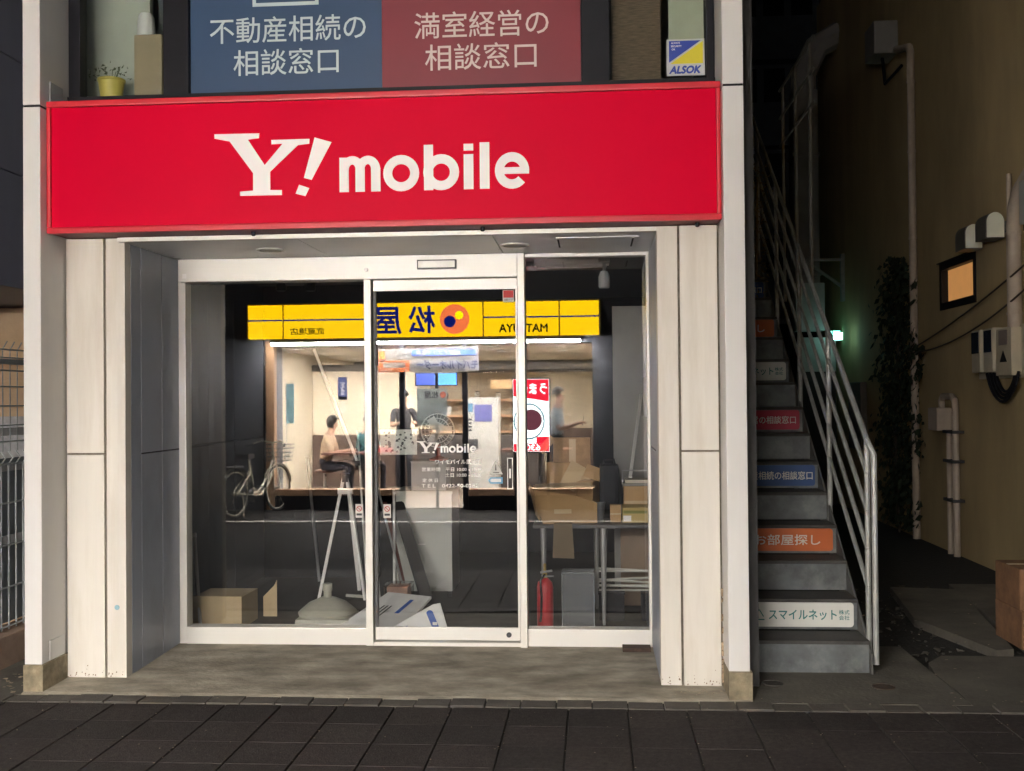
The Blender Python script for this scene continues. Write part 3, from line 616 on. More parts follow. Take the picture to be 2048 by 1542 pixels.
MB().prism([(-1.44, FZ), (-.97, FZ), (-1.03, .235), (-1.08, .225)], 7.14, 7.155).build('board', paper, t)
MB().prism([(-1.085 + .024 * math.cos(a) + (.022 if math.sin(a) < 0 else -.014), .135 + .024 * math.sin(a) + (-.05 if math.sin(a) < 0 else .03)) for a in [2 * math.pi * (k + .5) / 20 for k in range(20)]], 7.1375, 7.1395).build('oval_mark', blu, t)
MB().box(-1.08, -1.05, 7.1353, 7.1370, .09, .11).build('oval_text', paper, t)
MB().prism([(-1.29, .045), (-1.255, .06), (-1.25, .085), (-1.29, .07)], 7.1375, 7.1395).build('small_mark', blu, t)
t = thing('fire_extinguisher', 'red fire extinguisher with brass valve behind the right window', 'fire extinguisher', (-.34, 7.42, FZ))
MB().lathe((-.34, 7.42, FZ), [(.05, 0), (.057, .008), (.057, .27), (.05, .305), (.025, .33), (.016, .335), (.004, .335)], 24).build('cylinder', redpaint, t, True)
MB().lathe((-.34, 7.42, .362), [(.016, 0), (.016, .03), (.01, .035), (.01, .095), (.003, .098)], 12).build('valve', brass, t, True)
MB().obox((-.37, 7.40, .40), (-.29, 7.42, .41), .008, .006).obox((-.36, 7.40, .375), (-.28, 7.42, .372), .008, .004).build('handle', metalm, t)
MB().tube([(-.34, 7.41, .385), (-.37, 7.375, .35), (-.362, 7.36, .25), (-.365, 7.358, .12), (-.372, 7.36, .07)], .008, 8).build('hose', black, t, True)
t = thing('acrylic_box', 'clear acrylic box standing beside the fire extinguisher', 'box', (-.11, 7.45, FZ))
mb = MB()
for (a, b, c, d, e, f_) in ((-.222, -.002, 7.36, 7.364, FZ, .405), (-.222, -.002, 7.546, 7.55, FZ, .405), (-.222, -.218, 7.3645, 7.5455, FZ, .405), (-.006, -.002, 7.3645, 7.5455, FZ, .405)): mb.box(a, b, c, d, e, f_)
mb.build('walls', haze_mat('acrylic_grey', (.22, .23, .24), .35), t)
mb = MB()
for (a, b, c, d, e, f_) in ((-.224, .0, 7.357, 7.3595, .40, .407), (-.224, -.219, 7.357, 7.3595, FZ, .3995), (-.005, .0, 7.357, 7.3595, FZ, .3995)): mb.box(a, b, c, d, e, f_)
mb.build('edges', mat('acrylic_edge', (.25, .26, .27), .3), t)
t = thing('table', 'grey topped table with steel legs behind the right window', 'table', (.08, 7.8, FZ))
MB().box(-.42, .53, 7.42, 8.15, .700, .725, .004).build('top', mat('table_top', (.06, .058, .06), .5), t)
for x, y in ((.065, 7.47), (-.38, 8.1), (.48, 8.1), (.02, 8.05)): MB().lathe((x, y, FZ), [(.009, 0), (.012, .02), (.024, .6), (.024, .672)], 14).build('leg', mat('leg_steel', (.42, .42, .41), .35, metal=.6), t, True)
t = thing('open_carton', 'large open brown carton lying on the table by the right window', 'carton', (-.2, 7.7, .7255), rotz=.12, local=True)
mb = MB()
mb.prism([(-.18, 0), (.20, 0), (.20, .14), (.02, .20), (-.24, .235)], -.21, -.204)
mb.prism([(-.18, 0), (.20, 0), (.20, .14), (-.22, .235)], .20, .206)
mb.box(-.176, .196, -.2035, .1995, .001, .008); mb.box(.194, .2, -.2035, .1995, .009, .138)
mb.build('body', cardb, t)
MB().obox((-.20, 0, .02), (-.25, 0, .25), .2, .003, (1, 0, 0)).build('flap', cardb, t)
MB().obox((-.22, -.20, .238), (.18, -.30, .262), .003, .05, (0, 1, 0)).build('flap', cardb, t)
MB().box(-.10, .02, -.2115, -.2103, .07, .10).build('tape', mat('tape', (.55, .42, .25), .3), t)
t = thing('upright_carton', 'tall folded carton standing behind the open carton on the table', 'carton', (-.17, 8.0, .7255))
MB().box(-.345, -.14, 7.98, 8.06, .7255, 1.12, .003).build('panel', cardb, t); MB().box(-.139, -.03, 7.975, 8.055, .7255, 1.08, .003).build('panel', mat('cardboard_light', (.5, .36, .2), .85, var=.1), t)
t = thing('tall_carton', 'tall worn brown carton standing at the back of the table', 'carton', (-.14, 8.0, .7255))
MB().box(-.30, -.02, 8.068, 8.145, .7255, 1.30, .004).build('body', mat('cardboard_worn', (.36, .23, .12), .9, var=.2, scale=14), t); MB().obox((-.30, 8.10, 1.301), (-.40, 8.08, 1.20), .03, .002, (0, 1, 0)).build('flap', cardb, t); MB().box(-.18, -.13, 8.0655, 8.0675, .73, 1.29).build('tape', mat('tape', (.55, .42, .25), .3), t)
t = thing('torn_carton', 'torn brown carton crammed between the large carton and the black bag', 'carton', (.0, 7.85, .7255), rotz=-.25, local=True)
MB().box(-.10, .02, -.10, .10, 0, .27, .004).build('body', cardb, t); MB().obox((-.10, 0, .27), (-.21, 0, .33), .1, .002, (0, 1, 0)).build('flap', cardp, t); MB().obox((.02, 0, .271), (.05, .0, .36), .1, .002, (0, 1, 0)).build('flap', cardb, t)
t = thing('flat_cardboard', 'flattened cardboard lying across the large open carton', 'cardboard', (-.22, 7.62, .97))
MB().prism([(-.42, .968), (-.02, .985), (-.02, .992), (-.42, .975)], 7.46, 7.80).build('sheet', cardp, t)
t = thing('black_bag', 'soft black bag sitting on the table between the cartons', 'bag', (.12, 7.85, .7255))
MB().box(.045, .185, 7.80, 8.05, .7255, 1.11, .03).build('body', black, t); MB().tube([(.07, 7.84, 1.105), (.08, 7.84, 1.15), (.15, 7.84, 1.15), (.16, 7.84, 1.105)], .006, 6).build('handle', black, t, True)
t = thing('small_carton', 'small brown carton in front of the black bag', 'carton', (.17, 7.6, .7255))
MB().box(.115, .19, 7.56, 7.66, .7255, .845, .003).build('body', cardb, t); MB().box(.115, .19, 7.5575, 7.5595, .78, .79).build('tape', mat('tape', (.55, .42, .25)), t)
t = thing('plastic_cup', 'dark grey plastic cup on the table beside the large carton', 'cup', (.03, 7.56, .7255))
MB().lathe((.045, 7.56, .7255), [(.022, 0), (.034, .13), (.037, .132), (.037, .14), (.03, .14), (.02, .01), (.003, .01)], 18).build('cup', mat('cup_grey', (.07, .075, .08), .4), t, True)
t = thing('printed_carton', 'yellowish printed carton lying on the table beside the window edge', 'carton', (.30, 7.6, .7255))
MB().box(.20, .385, 7.54, 7.80, .7255, .83, .003).build('body', mat('carton_ochre', (.45, .34, .13), .8), t); MB().box(.205, .26, 7.5375, 7.5395, .735, .775).build('label', paper, t); MB().box(.205, .37, 7.5375, 7.5395, .79, .81).build('print', mat('olive_print', (.2, .2, .05)), t)
t = thing('stacked_carton', 'plain brown carton behind the yellowish printed carton', 'carton', (.33, 7.95, .7255))
MB().box(.22, .45, 7.83, 8.10, .7255, .955, .003).build('body', cardb, t); MB().box(.22, .45, 7.827, 7.829, .83, .85).build('tape', mat('tape', (.55, .42, .25)), t)
t = thing('document_tray', 'grey wire document tray with papers on the brown carton', 'tray', (.33, 7.95, .9555))
MB().box(.21, .46, 7.84, 8.09, .956, .975, .003).build('tray', mat('tray_grey', (.2, .2, .18), .5), t); MB().box(.23, .44, 7.86, 8.07, .9755, 1.0, .002).build('papers', mat('papers', (.5, .46, .38), .8), t)
for z in (1.0, 1.04): pass
MB().tube([(.21, 7.84, .97), (.21, 7.84, 1.07), (.46, 7.84, 1.07), (.46, 7.84, .97)], .004, 6).build('wire', metalm, t, True)
t = thing('white_rod', 'white rod leaning up from the document tray to the partition', 'rod', (.30, 7.9, 1.0))
MB().obox((.27, 7.95, 1.012), (.40, 8.95, 1.62), .012, .008).build('shaft', white, t)
t = thing('white_board', 'small white board fixed upright at the right window edge', 'board', (.42, 8.2, 1.6))
MB().box(.40, .415, 8.15, 8.55, 1.45, 1.75, .003).build('panel', paper, t); MB().box(.4155, .559, 8.3, 8.33, 1.55, 1.58).build('bracket', metalm, t)
t = thing('cardboard_strip', 'strip of cardboard hanging over the front edge of the table', 'cardboard', (-.24, 7.4, .5))
MB().prism([(-.285, .50), (-.135, .495), (-.15, .735), (-.275, .735)], 7.405, 7.412).build('hanging_flap', mat('dull_cardboard', (.17, .125, .075), .9), t)
MB().box(-.275, -.15, 7.4125, 7.50, .7265, .733).build('top_flap', mat('dull_cardboard', (.17, .125, .075)), t)
t = thing('large_cardboard', 'plain brown cardboard panel standing under the table', 'cardboard', (.36, 8.0, FZ))
MB().box(.20, .50, 8.18, 8.20, FZ, .69, .002).build('sheet', mat('cardboard_dull', (.30, .22, .16), .85), t)
for x, lab in ((.42, 'black plastic crate on the floor under the pale poles'), (.12, 'low black plinth under the far end of the pale poles')):
    t = thing('black_crate', lab, 'crate', (x, 7.7, FZ))
    MB().box(x - .09, x + .09, 7.62, 7.80, FZ, .21, .01).build('body', black, t); MB().box(x - .095, x + .095, 7.615, 7.805, .2105, .222, .003).build('rim', black, t)
t = thing('pole_bundle', 'bundle of pale plastic poles lying across black crates', 'poles', (.27, 7.7, .222)); rr = random.Random(8)
for k in range(9):
    z = .232 + (k // 3) * .058 + rr.uniform(-.004, .004) + (.0 if k % 2 else .012); y = 7.66 + (k % 3) * .045
    MB().tube([(.03, y, z + rr.uniform(-.012, .03)), (.52, y + rr.uniform(-.02, .02), z + rr.uniform(-.012, .03))], .0085, 8).build('pole', mat('pole_pale', (.5, .49, .44), .5), t, True)
def spot(x, y, lab, m_, ln):
    t = thing('ceiling_spotlight', lab, 'spotlight', (x, y, 2.62))
    MB().box(x - .04, x + .04, y - .04, y + .04, 2.55, 2.6195, .004).build('mount', m_, t)
    MB().tube([(x, y, 2.5495), (x, y, 2.49)], .012, 8).build('stem', m_, t)
    MB().lathe((x, y, 2.49 - ln), [(.034, 0), (.04, .01), (.04, ln * .7), (.025, ln), (.004, ln)], 16).build('lamp', m_, t, True)
spot(.09, 7.6, 'grey ceiling spotlight hanging inside the right window', mat('spot_grey', (.35, .35, .35), .4), .12)
spot(-2.06, 7.75, 'black ceiling spotlight inside the left window', black, .09)
spot(-2.35, 8.0, 'black ceiling spotlight nearer the panelled wall', black, .06)
t = thing('ceiling_lamp', 'unlit white strip lamp on the ceiling inside the right window', 'lamp', (-.2, 7.9, 2.62))
MB().box(-.42, .13, 7.86, 7.95, 2.57, 2.6195, .006).build('housing', offwhite, t); MB().box(-.40, .11, 7.87, 7.94, 2.555, 2.5695, .004).build('diffuser', paper, t)

# ================================================================== STAIRS AND RAILING
sm = thing('outdoor_staircase', 'steel staircase with advertising risers beside the shop', 'staircase', (1.25, 6.4, 0))
R, T, Y0, XL, XR = .1895, .270, 6.33, .905, 1.572
for k in range(24):
    MB().box(XL, XR - .002, Y0 + k * T, Y0 + k * T + .012, k * R + (.004 if k else 0), (k + 1) * R - .0215, .001).build('riser', galv, sm)
    MB().box(XL, XR - .001, Y0 + k * T - .018, Y0 + (k + 1) * T - .019, (k + 1) * R - .021, (k + 1) * R, .004).build('tread', tread, sm)
strm = mat('stringer_metal', (.10, .10, .095), .6, metal=.2, var=.25, scale=8, stain=.4, staincol=(.08, .05, .03))
dz = R / T
def stz(y): return (y - Y0) * dz
mb = MB(); mb.prism([(Y0 - .03, 0), (Y0 + .25, 0), (Y0 + 24 * T + .25, 24 * R), (Y0 + 24 * T - .03, 24 * R + .12), (Y0 - .03, .12)], XR, XR + .012, plane='YZ'); mb.build('stringer', strm, sm)
PL = [('株式会社スマイルネット', None), ('お部屋探し', 0), ('不動産相続の相談窓口', 0), ('満室経営の相談窓口', 0), ('スマイルネット', None)]
pc = [mat('plate_white', (.60, .60, .55), .5, var=.06, scale=6), mat('plate_orange', (.50, .115, .025), .5, var=.08), mat('plate_blue', (.025, .07, .20), .5, var=.08), mat('plate_red', (.40, .02, .05), .5, var=.08)]
teal = mat('plate_teal_text', (.02, .16, .15), .6); palet = mat('plate_pale_text', (.62, .60, .55), .6)
plates = [(1, 0, 'white'), (3, 1, 'orange'), (5, 2, 'blue'), (7, 3, 'red'), (9, 0, 'white'), (11, 1, 'orange'), (13, 2, 'blue'), (15, 3, 'red')]
body = {0: 'スマイルネット', 1: 'お部屋探し', 2: '不動産相続の相談窓口', 3: '満室経営の相談窓口'}
wid = {0: .40, 1: .42, 2: .535, 3: .50}; ctr = {0: 1.26, 1: 1.237, 2: 1.263, 3: 1.27}
for k, ci, cn in plates:
    y = Y0 + k * T - .006; z0 = k * R + .020; z1 = z0 + .146
    x1 = 1.548
    nth = 'lowest' if k < 8 else 'upper'
    t = thing('riser_sign', '%s %s Japanese sign plate fixed on a stair riser' % (nth, cn), 'sign', (1.25, y, z0))
    # rounded plate
    rr_ = .02; poly = []
    for cx, cz, a0 in ((x1 - rr_, z0 + rr_, -90), (x1 - rr_, z1 - rr_, 0), (.925 + rr_, z1 - rr_, 90), (.925 + rr_, z0 + rr_, 180)):
        for q in range(5): a = math.radians(a0 + q * 22.5); poly.append((cx + rr_ * math.cos(a), cz + rr_ * math.sin(a)))
    MB().prism(poly, y, y + .0055).build('plate', pc[ci], t)
    zc = (z0 + z1) / 2
    if ci == 0:
        text(body[0], teal, t, 1.247, zc, y - .0005, width=.40, height=.060, bold=.015, depth=.001)
        text('株式', teal, t, 1.492, zc + .016, y - .0005, width=.062, height=.027, bold=.01, depth=.001); text('会社', teal, t, 1.492, zc - .017, y - .0005, width=.062, height=.027, bold=.01, depth=.001)
        mb = MB()
        for (p, q) in (((.95, zc - .03), (1.02, zc - .03)), ((.96, zc - .01), (.99, zc + .03)), ((.99, zc + .03), (1.015, zc - .012)), ((.945, zc + .0), (.96, zc - .012))): mb.obox((p[0], y - .002, p[1]), (q[0], y - .002, q[1]), .0012, .003, (0, 0, 1) if p[1] != q[1] else (0, 0, 1))
        mb.build('emblem', teal, t)
    else: text(body[ci], palet, t, ctr[ci] + (.02 if ci == 1 else 0), zc, y - .0005, width=wid[ci], height=.058 if ci != 1 else .068, bold=.012, depth=.001)
rl_ = thing('stair_railing', 'grey steel pipe railing running up the outdoor staircase', 'railing', (1.66, 6.35, 0))
XP = 1.582
tops = [1.34, 1.14, .92, .70, .48]; ya = 6.37
for n_, z in enumerate(tops):
    yb = 13.2; zb = z + (yb - ya) * dz
    mb = MB(); mb.tube([(XP, ya, z), (XP, yb, zb)], .017 if n_ == 0 else .014, 8); mb.build('rail', railm, rl_, True)
MB().tube([(XP, ya + .02, 1.352), (XP, ya, 1.335), (XP + .03, ya - .03, 1.26), (XP + .03, ya - .03, .05)], .018, 8).build('end_loop', railm, rl_, True)
for k in range(8):
    y = ya + .012 + k * .99; zb = max(.0, stz(y) - .02)
    MB().tube([(XP + .002, y, zb), (XP + .002, y, 1.33 + (y - ya) * dz)], .017, 8).build('post', railm, rl_, True)
# upper landing railing far up
t = thing('landing_railing', 'dark steel railing around the upper stair landing', 'railing', (1.6, 11.0, 4.0))
for y in (10.2, 10.9, 11.6): MB().tube([(2.05, y, 2.6), (2.05, y, 4.9)], .016, 6).build('post', railm, t)
for z in (4.9, 4.6, 4.3): MB().tube([(2.05, 10.0, z), (2.05, 11.8, z)], .014, 6).build('rail', railm, t)
# dry plant on the stairs
t = thing('dry_plant', 'dry straw coloured plant spilling over the upper stairs', 'plant', (1.3, 9.6, 2.2)); g = MB(); rr = random.Random(4)
for k in range(260):
    p = Vector((rr.gauss(1.50, .07), rr.gauss(9.9, .15), rr.uniform(2.5, 3.7))); s = rr.uniform(.02, .05)
    d = Vector((rr.uniform(-1, 1), rr.uniform(-.4, .4), rr.uniform(-1.2, .2))).normalized() * s; e_ = d.orthogonal().normalized() * s * .25
    g.bm.faces.new([g.bm.verts.new(p), g.bm.verts.new(p + d * .5 + e_), g.bm.verts.new(p + d), g.bm.verts.new(p + d * .5 - e_)])
g.build('leaves', strawm, t)
MB().tube([(1.48, 9.85, 2.38), (1.50, 9.9, 3.0), (1.52, 9.95, 3.6)], .012, 6).build('stem', strawm, t)

# ================================================================== RIGHT NEIGHBOUR: ochre wall and what hangs on it
nb = thing('ochre_building', 'dim ochre plastered building across the narrow alley', 'building', (4.0, 12, 0))
XW = 3.75
B('wall', wallm, nb, XW, XW + .25, 7.4, 11.0 - .14, -.1, 8.0)
B('wall', wallm, nb, XW, XW + .25, 11.86, 18.0, -.1, 8.0)
B('wall', wallm, nb, XW, XW + .25, 10.8605, 11.8595, -.1, 2.52)
B('wall', wallm, nb, XW, XW + .25, 10.8605, 11.8595, 2.98, 8.0)
wn = B('window', black, nb, XW - .012, XW + .10, 10.80, 10.86, 2.50, 3.0)
MB().box(XW - .012, XW + .10, 11.82, 11.88, 2.50, 3.0).build('frame', black, wn)
MB().box(XW - .012, XW + .10, 10.8605, 11.8195, 2.50, 2.575).build('frame', black, wn)
MB().box(XW - .012, XW + .10, 10.8605, 11.8195, 2.925, 3.0).build('frame', black, wn)
MB().box(XW + .06, XW + .066, 10.8605, 11.8195, 2.5755, 2.9245).build('pane', mat('lit_frosted_pane', (.55, .32, .12), .5, var=.1, scale=3, emit=(1.0, .45, .14), es=.33), wn)
MB().box(XW - .03, XW - .0005, 10.78, 11.92, 3.0005, 3.012).build('drip_cap', black, wn)
for y, z, lab in ((10.50, 2.99, 'arched white vent hood above the lit window'), (9.95, 3.01, 'arched white vent hood beside the beige conduit')):
    t = thing('vent_hood', lab, 'vent hood', (XW, y, z)); hm = mat('hood_white', (.70, .70, .56), .4)
    sec = [(-.075, 0)] + [(.075 * -math.cos(a), .14 + .085 * math.sin(a)) for a in [math.pi * k / 12 for k in range(13)]] + [(.075, 0)]
    MB().prism([(3.625 + u * 1.12, z - .008 + v * 1.05) for u, v in sec], y, y + .26).build('hood', mat('hood_shaded', (.09, .085, .075), .5), t)  # shadow on the hood's outer side is put into this dark body colour
    MB().prism([(3.625 + u, z + v) for u, v in sec], y - .012, y - .0005).build('front', hm, t)
    MB().box(3.709, 3.749, y + .04, y + .22, z + .05, z + .15).build('wall_stub', mat('hood_shaded', (.09, .085, .075), .5), t)
def pipe(name, lab, cat, pts, r, m_, clips=()):
    t = thing(name, lab, cat, pts[0]); MB().tube(pts, r, 10).build('tube', m_, t, True)
    for (x, y, z) in clips: MB().lathe((x, y, z), [(r + .006, -.012), (r + .006, .012)], 12).build('clip', m_, t)
    return t
dpt = pipe('drain_pipe', 'long pale vertical drain pipe climbing through the ivy', 'pipe', [(3.69, 12.65, -.05), (3.69, 12.65, 5.55), (3.69, 12.7, 5.62), (3.69, 13.2, 5.75)], .045, pipem, [(3.69, 12.65, z) for z in (.9, 1.9, 3.4, 4.4, 5.2)])
pipe('conduit', 'wide beige conduit cover bending down to the electricity meters', 'conduit', [(3.86, 7.72, 3.62), (3.74, 7.76, 3.61), (3.68, 7.9, 3.60), (3.68, 8.9, 3.52), (3.68, 9.3, 3.46), (3.68, 9.52, 3.36), (3.68, 9.64, 3.22), (3.68, 9.67, 3.05), (3.68, 9.67, 1.78)], .062, pipem, [(3.68, 9.67, 3.0), (3.68, 9.67, 2.3)])
pipe('cable_pipe', 'thin grey pipe beside the beige conduit', 'pipe', [(3.70, 9.82, 3.55), (3.70, 9.82, 2.22)], .022, pipem)
# air conditioner at the frame's right edge
t = thing('air_conditioner', 'white outdoor air conditioner hung high on the ochre wall', 'air conditioner', (3.5, 9.4, 3.0))
MB().box(3.42, 3.74, 8.0, 8.88, 2.95, 3.30, .02).build('casing', mat('ac_white', (.36, .37, .34), .5), t); MB().box(3.44, 3.72, 8.05, 8.85, 2.90, 2.9495, .005).build('bracket', black, t)
MB().lathe((3.4195, 8.4, 3.12), [(.13, -.004), (.13, 0)], 24, 'X').build('fan_grille', darkgrey, t)
# meters
t = thing('meter_board', 'beige electricity meter board with two black dials', 'meter board', (XW, 10.7, 1.75)); mm = mat('meter_beige', (.42, .37, .27), .6, var=.1)
MB().box(3.70, 3.749, 9.50, 10.62, 1.74, 2.20, .006).build('backboard', mm, t)
for y in (10.42, 10.10):
    MB().box(3.60, 3.6995, y - .11, y + .11, 1.80, 2.20, .02).build('meter', mm, t)
    MB().box(3.592, 3.5995, y - .09, y + .09, 1.98, 2.18, .003).build('dial_glass', mat('meter_dark', (.015, .02, .03), .2), t)
MB().box(3.61, 3.6995, 9.58, 9.94, 1.76, 2.18, .01).build('switch_box', mm, t)
MB().box(3.606, 3.6095, 9.66, 9.86, 2.03, 2.16).build('label', mat('label_grey', (.2, .16, .14)), t)
MB().prism([(9.68, 1.88), (9.84, 1.88), (9.76, 1.98)], 3.606, 3.6095, plane='YZ').build('warning_triangle', black, t)
t = thing('cable_loop', 'black cables looping below the electricity meters', 'cable', (3.66, 10.7, 1.6))
for k in range(4):
    ya_, yb_ = 10.3 - k * .05, 9.55 + k * .05; d = .26 - k * .03
    MB().tube([(3.66 + k * .01, ya_ + (yb_ - ya_) * q / 12, 1.79 - d * math.sin(math.pi * q / 12) ** .7) for q in range(13)], .014, 6).build('cable', black, t, True)
for k, (dz_, sag, lab) in enumerate(((.0, .10, 'upper of two thin cables strung along the ochre wall'), (-.06, .28, 'lower of two thin cables strung along the ochre wall'))):
    t = thing('overhead_cable', lab, 'cable', (3.65, 12.8, 2.1))
    a, b = Vector((3.66, 12.85, 2.10 + dz_ * .3)), Vector((3.62, 7.6, 3.1 + dz_))
    MB().tube([a.lerp(b, q / 24) - Vector((0, 0, sag * 4 * (q / 24) * (1 - q / 24))) for q in range(25)], .009, 6).build('cable', mat('cable_brown', (.03, .022, .015), .6), t, True)
# gas valve and pipes
t = thing('gas_meter', 'beige gas valve box with twin pipes down the ochre wall', 'gas meter', (3.68, 12.2, -.05))
MB().box(3.58, 3.74, 11.53, 11.83, 1.22, 1.46, .02).build('box', pipem, t)
MB().tube([(3.68, 11.68, 1.46), (3.68, 11.68, 1.54), (3.68, 11.63, 1.58), (3.68, 11.35, 1.58), (3.68, 11.27, 1.54), (3.68, 11.25, 1.46), (3.68, 11.25, -.05)], .035, 8).build('pipe', pipem, t, True)
MB().tube([(3.68, 11.45, 1.22), (3.68, 11.45, -.05)], .03, 8).build('pipe', pipem, t, True)
for z in (.5, .9, 1.2): MB().box(3.63, 3.749, 11.20, 11.51, z, z + .03).build('clamp', darkgrey, t)
# ivy
t = thing('climbing_ivy', 'dark ivy climbing the drain pipe on the ochre wall', 'ivy', (3.7, 13.4, -.05)); g = MB(); rr = random.Random(9)
MB().tube([(3.66, 13.25, -.05), (3.64, 13.3, 1.0), (3.66, 13.2, 2.2), (3.68, 13.35, 3.1)], .02, 6).build('stem', mat('ivy_stem', (.04, .03, .02), .9), t)
for k in range(2600):
    z = rr.uniform(.05, 3.22); wd = .66 * math.sin(min(1, (3.3 - z) / .9) * math.pi / 2)
    if z < .7: wd *= .75
    y = 13.12 + rr.uniform(-1, 1) * wd * (1 + .25 * math.sin(z * 7)); x = 3.72 - abs(rr.gauss(0, .10)); s = rr.uniform(.025, .055)
    nrm = Vector((-1, rr.uniform(-.7, .7), rr.uniform(-.3, .9))).normalized(); a_ = nrm.cross(Vector((0, .2, 1))).normalized(); b_ = nrm.cross(a_)
    rot = rr.uniform(0, 6.28); c_ = a_ * math.cos(rot) + b_ * math.sin(rot); d_ = nrm.cross(c_); p = Vector((x, y, z))
    g.bm.faces.new([g.bm.verts.new(p - c_ * s), g.bm.verts.new(p + d_ * s * .8), g.bm.verts.new(p + c_ * s * 1.2), g.bm.verts.new(p - d_ * s * .8)])
stuff(g.build('leaves', leafm, t))
# carton by the wall at the right edge
wc = mat('worn_cardboard', (.17, .085, .04), .9, var=.3, scale=12, bump=.3)
t = thing('worn_carton', 'worn brown carton with a dark printed stripe on the alley paving', 'carton', (2.9, 7.18, 0))
MB().box(2.66, 3.15, 6.95, 7.40, -.004, .24, .012).build('body', wc, t)
MB().prism([(2.70, .10), (2.95, .03), (2.95, .07), (2.70, .14)], 6.9475, 6.9495).build('printed_stripe', mat('carton_print', (.03, .03, .06), .8), t)
t = thing('worn_carton', 'plain worn brown carton stacked on the one with the printed stripe', 'carton', (2.9, 7.18, .241))
MB().box(2.655, 3.13, 6.97, 7.38, .241, .50, .015).build('body', wc, t)
MB().box(2.66, 3.125, 7.15, 7.20, .5003, .5015).build('tape', mat('tape', (.55, .42, .25), .3), t)
# things at the far end of the alley
t = thing('wall_duct', 'tall grey vertical duct at the far end of the alley', 'duct', (3.2, 17.5, 0)); dm = mat('duct_grey', (.26, .25, .24), .6, var=.2, scale=2)
MB().box(3.05, 3.42, 16.4, 16.8, 2.6, 6.2, .01).build('shaft', dm, t)
MB().tube([(3.24, 16.6, 6.1), (3.25, 16.6, 6.5), (3.45, 16.6, 6.9), (3.8, 16.6, 7.1)], .19, 8).build('bend', dm, t, True)
for z in (3.4, 5.2): MB().box(3.03, 3.44, 16.38, 16.82, z, z + .05).build('flange', dm, t)
t = thing('utility_cabinet', 'white utility cabinet behind the stair railing in the alley', 'cabinet', (3.1, 16.3, 0)); um = mat('cabinet_white', (.42, .46, .45), .5, var=.1)
MB().box(2.98, 3.40, 16.0, 16.3, 2.55, 3.25, .01).build('upper_door', um, t); MB().box(3.05, 3.55, 16.0, 16.3, 1.95, 2.45, .01).build('lower_door', um, t); MB().box(2.98, 3.55, 16.02, 16.28, 0, 1.949).build('plinth', darkgrey, t)
t = thing('guide_lamp', 'small glowing green guide lamp on the alley wall', 'lamp', (3.72, 16.6, 2.5))
MB().box(3.60, 3.745, 16.5, 16.85, 2.42, 2.58, .01).build('housing', um, t); MB().box(3.585, 3.5995, 16.5, 16.85, 2.43, 2.57).box(3.62, 3.72, 16.485, 16.4995, 2.43, 2.57).build('lens', mat('green_lens', (.1, .4, .3), .3, emit=(.25, 1.0, .75), es=3.5), t)
MB().box(3.47, 3.54, 15.75, 15.79, 2.40, 2.50).box(3.56, 3.59, 15.75, 15.79, 2.40, 2.50).build('spot', mat('white_lens', (.6, .7, .7), .3, emit=(.45, 1.0, .85), es=9), t); MB().obox((3.50, 15.82, 2.45), (3.62, 16.55, 2.5), .01, .01).build('arm', darkgrey, t)
t = thing('wall_box', 'flat grey service box on the alley wall beside the ivy', 'box', (3.72, 15.2, 1.3)); MB().box(3.66, 3.749, 15.05, 15.75, .85, 1.78, .01).build('door', mat('service_grey', (.13, .12, .11), .6), t); MB().box(3.645, 3.6595, 15.1, 15.14, 1.25, 1.4).build('handle', black, t)
t = thing('wall_bracket', 'pale steel bracket projecting from the alley wall', 'bracket', (3.5, 16.6, 3.5)); MB().obox((3.2, 16.3, 3.62), (3.74, 16.3, 3.62), .015, .02).obox((3.2, 16.3, 3.60), (3.74, 16.3, 3.2), .015, .02).build('arm', railm, t); MB().box(3.70, 3.749, 16.25, 16.35, 3.0, 3.7).build('plate', railm, t)
t = thing('wall_lantern', 'unlit grey lantern high on the ochre wall by the drain pipe', 'lantern', (3.6, 13.3, 5.4)); MB().box(3.45, 3.74, 13.3, 13.75, 5.75, 6.15, .02).build('box', mat('lantern_grey', (.22, .21, .19), .6), t); MB().tube([(3.6, 13.5, 5.75), (3.6, 13.4, 5.4), (3.69, 13.0, 5.5)], .02, 6).build('arm', black, t)
t = thing('distant_building', 'dark concrete building with rows of windows beyond the alley', 'building', (3, 24, 0)); bm_ = mat('distant_concrete', (.10, .11, .13), .9, var=.15); 
MB().box(-2, 9, 24.3, 30, -.1, 14).build('wall', bm_, t)
for j in range(6):
    MB().box(-2, 9, 23.9, 24.299, 1.4 + j * 1.9, 2.35 + j * 1.9).build('balcony', bm_, t)
    for i in range(10): MB().box(1.4 + i * .62, 1.86 + i * .62, 24.26, 24.2995, 2.45 + j * 1.9, 3.2 + j * 1.9).build('window', black, t)

# ================================================================== LEFT NEIGHBOUR AND FENCE
nl = thing('dark_building', 'dark navy building with an overhanging upper floor beside the shop', 'building', (-5, 8, 0))
for j in range(9):
    z0 = 2.30 + j * .70
    B('siding_panel', navy, nl, -3.75, -3.50, 4.6, 14, z0, z0 + .692, bev=.003)
B('overhang', navy, nl, -6.0, -3.752, 4.6, 14, 2.31, 8.6)
B('ground_wall', beige, nl, -6.0, -3.2, 7.6, 14, -.1, 2.298)
B('stone_course', mat('stone_grey', (.30, .30, .31), .8, var=.3, scale=9, stain=.5, staincol=(.1, .1, .1)), nl, -6.0, -3.25, 7.55, 7.599, .55, 1.5)
fn = thing('mesh_fence', 'grey wire mesh fence along the gap left of the shop', 'fence', (-3.62, 7.2, 0)); wm = mat('fence_wire', (.42, .45, .46), .5, metal=.3, var=.2, scale=20); dwm = mat('fence_dark_wire', (.20, .22, .22), .6)
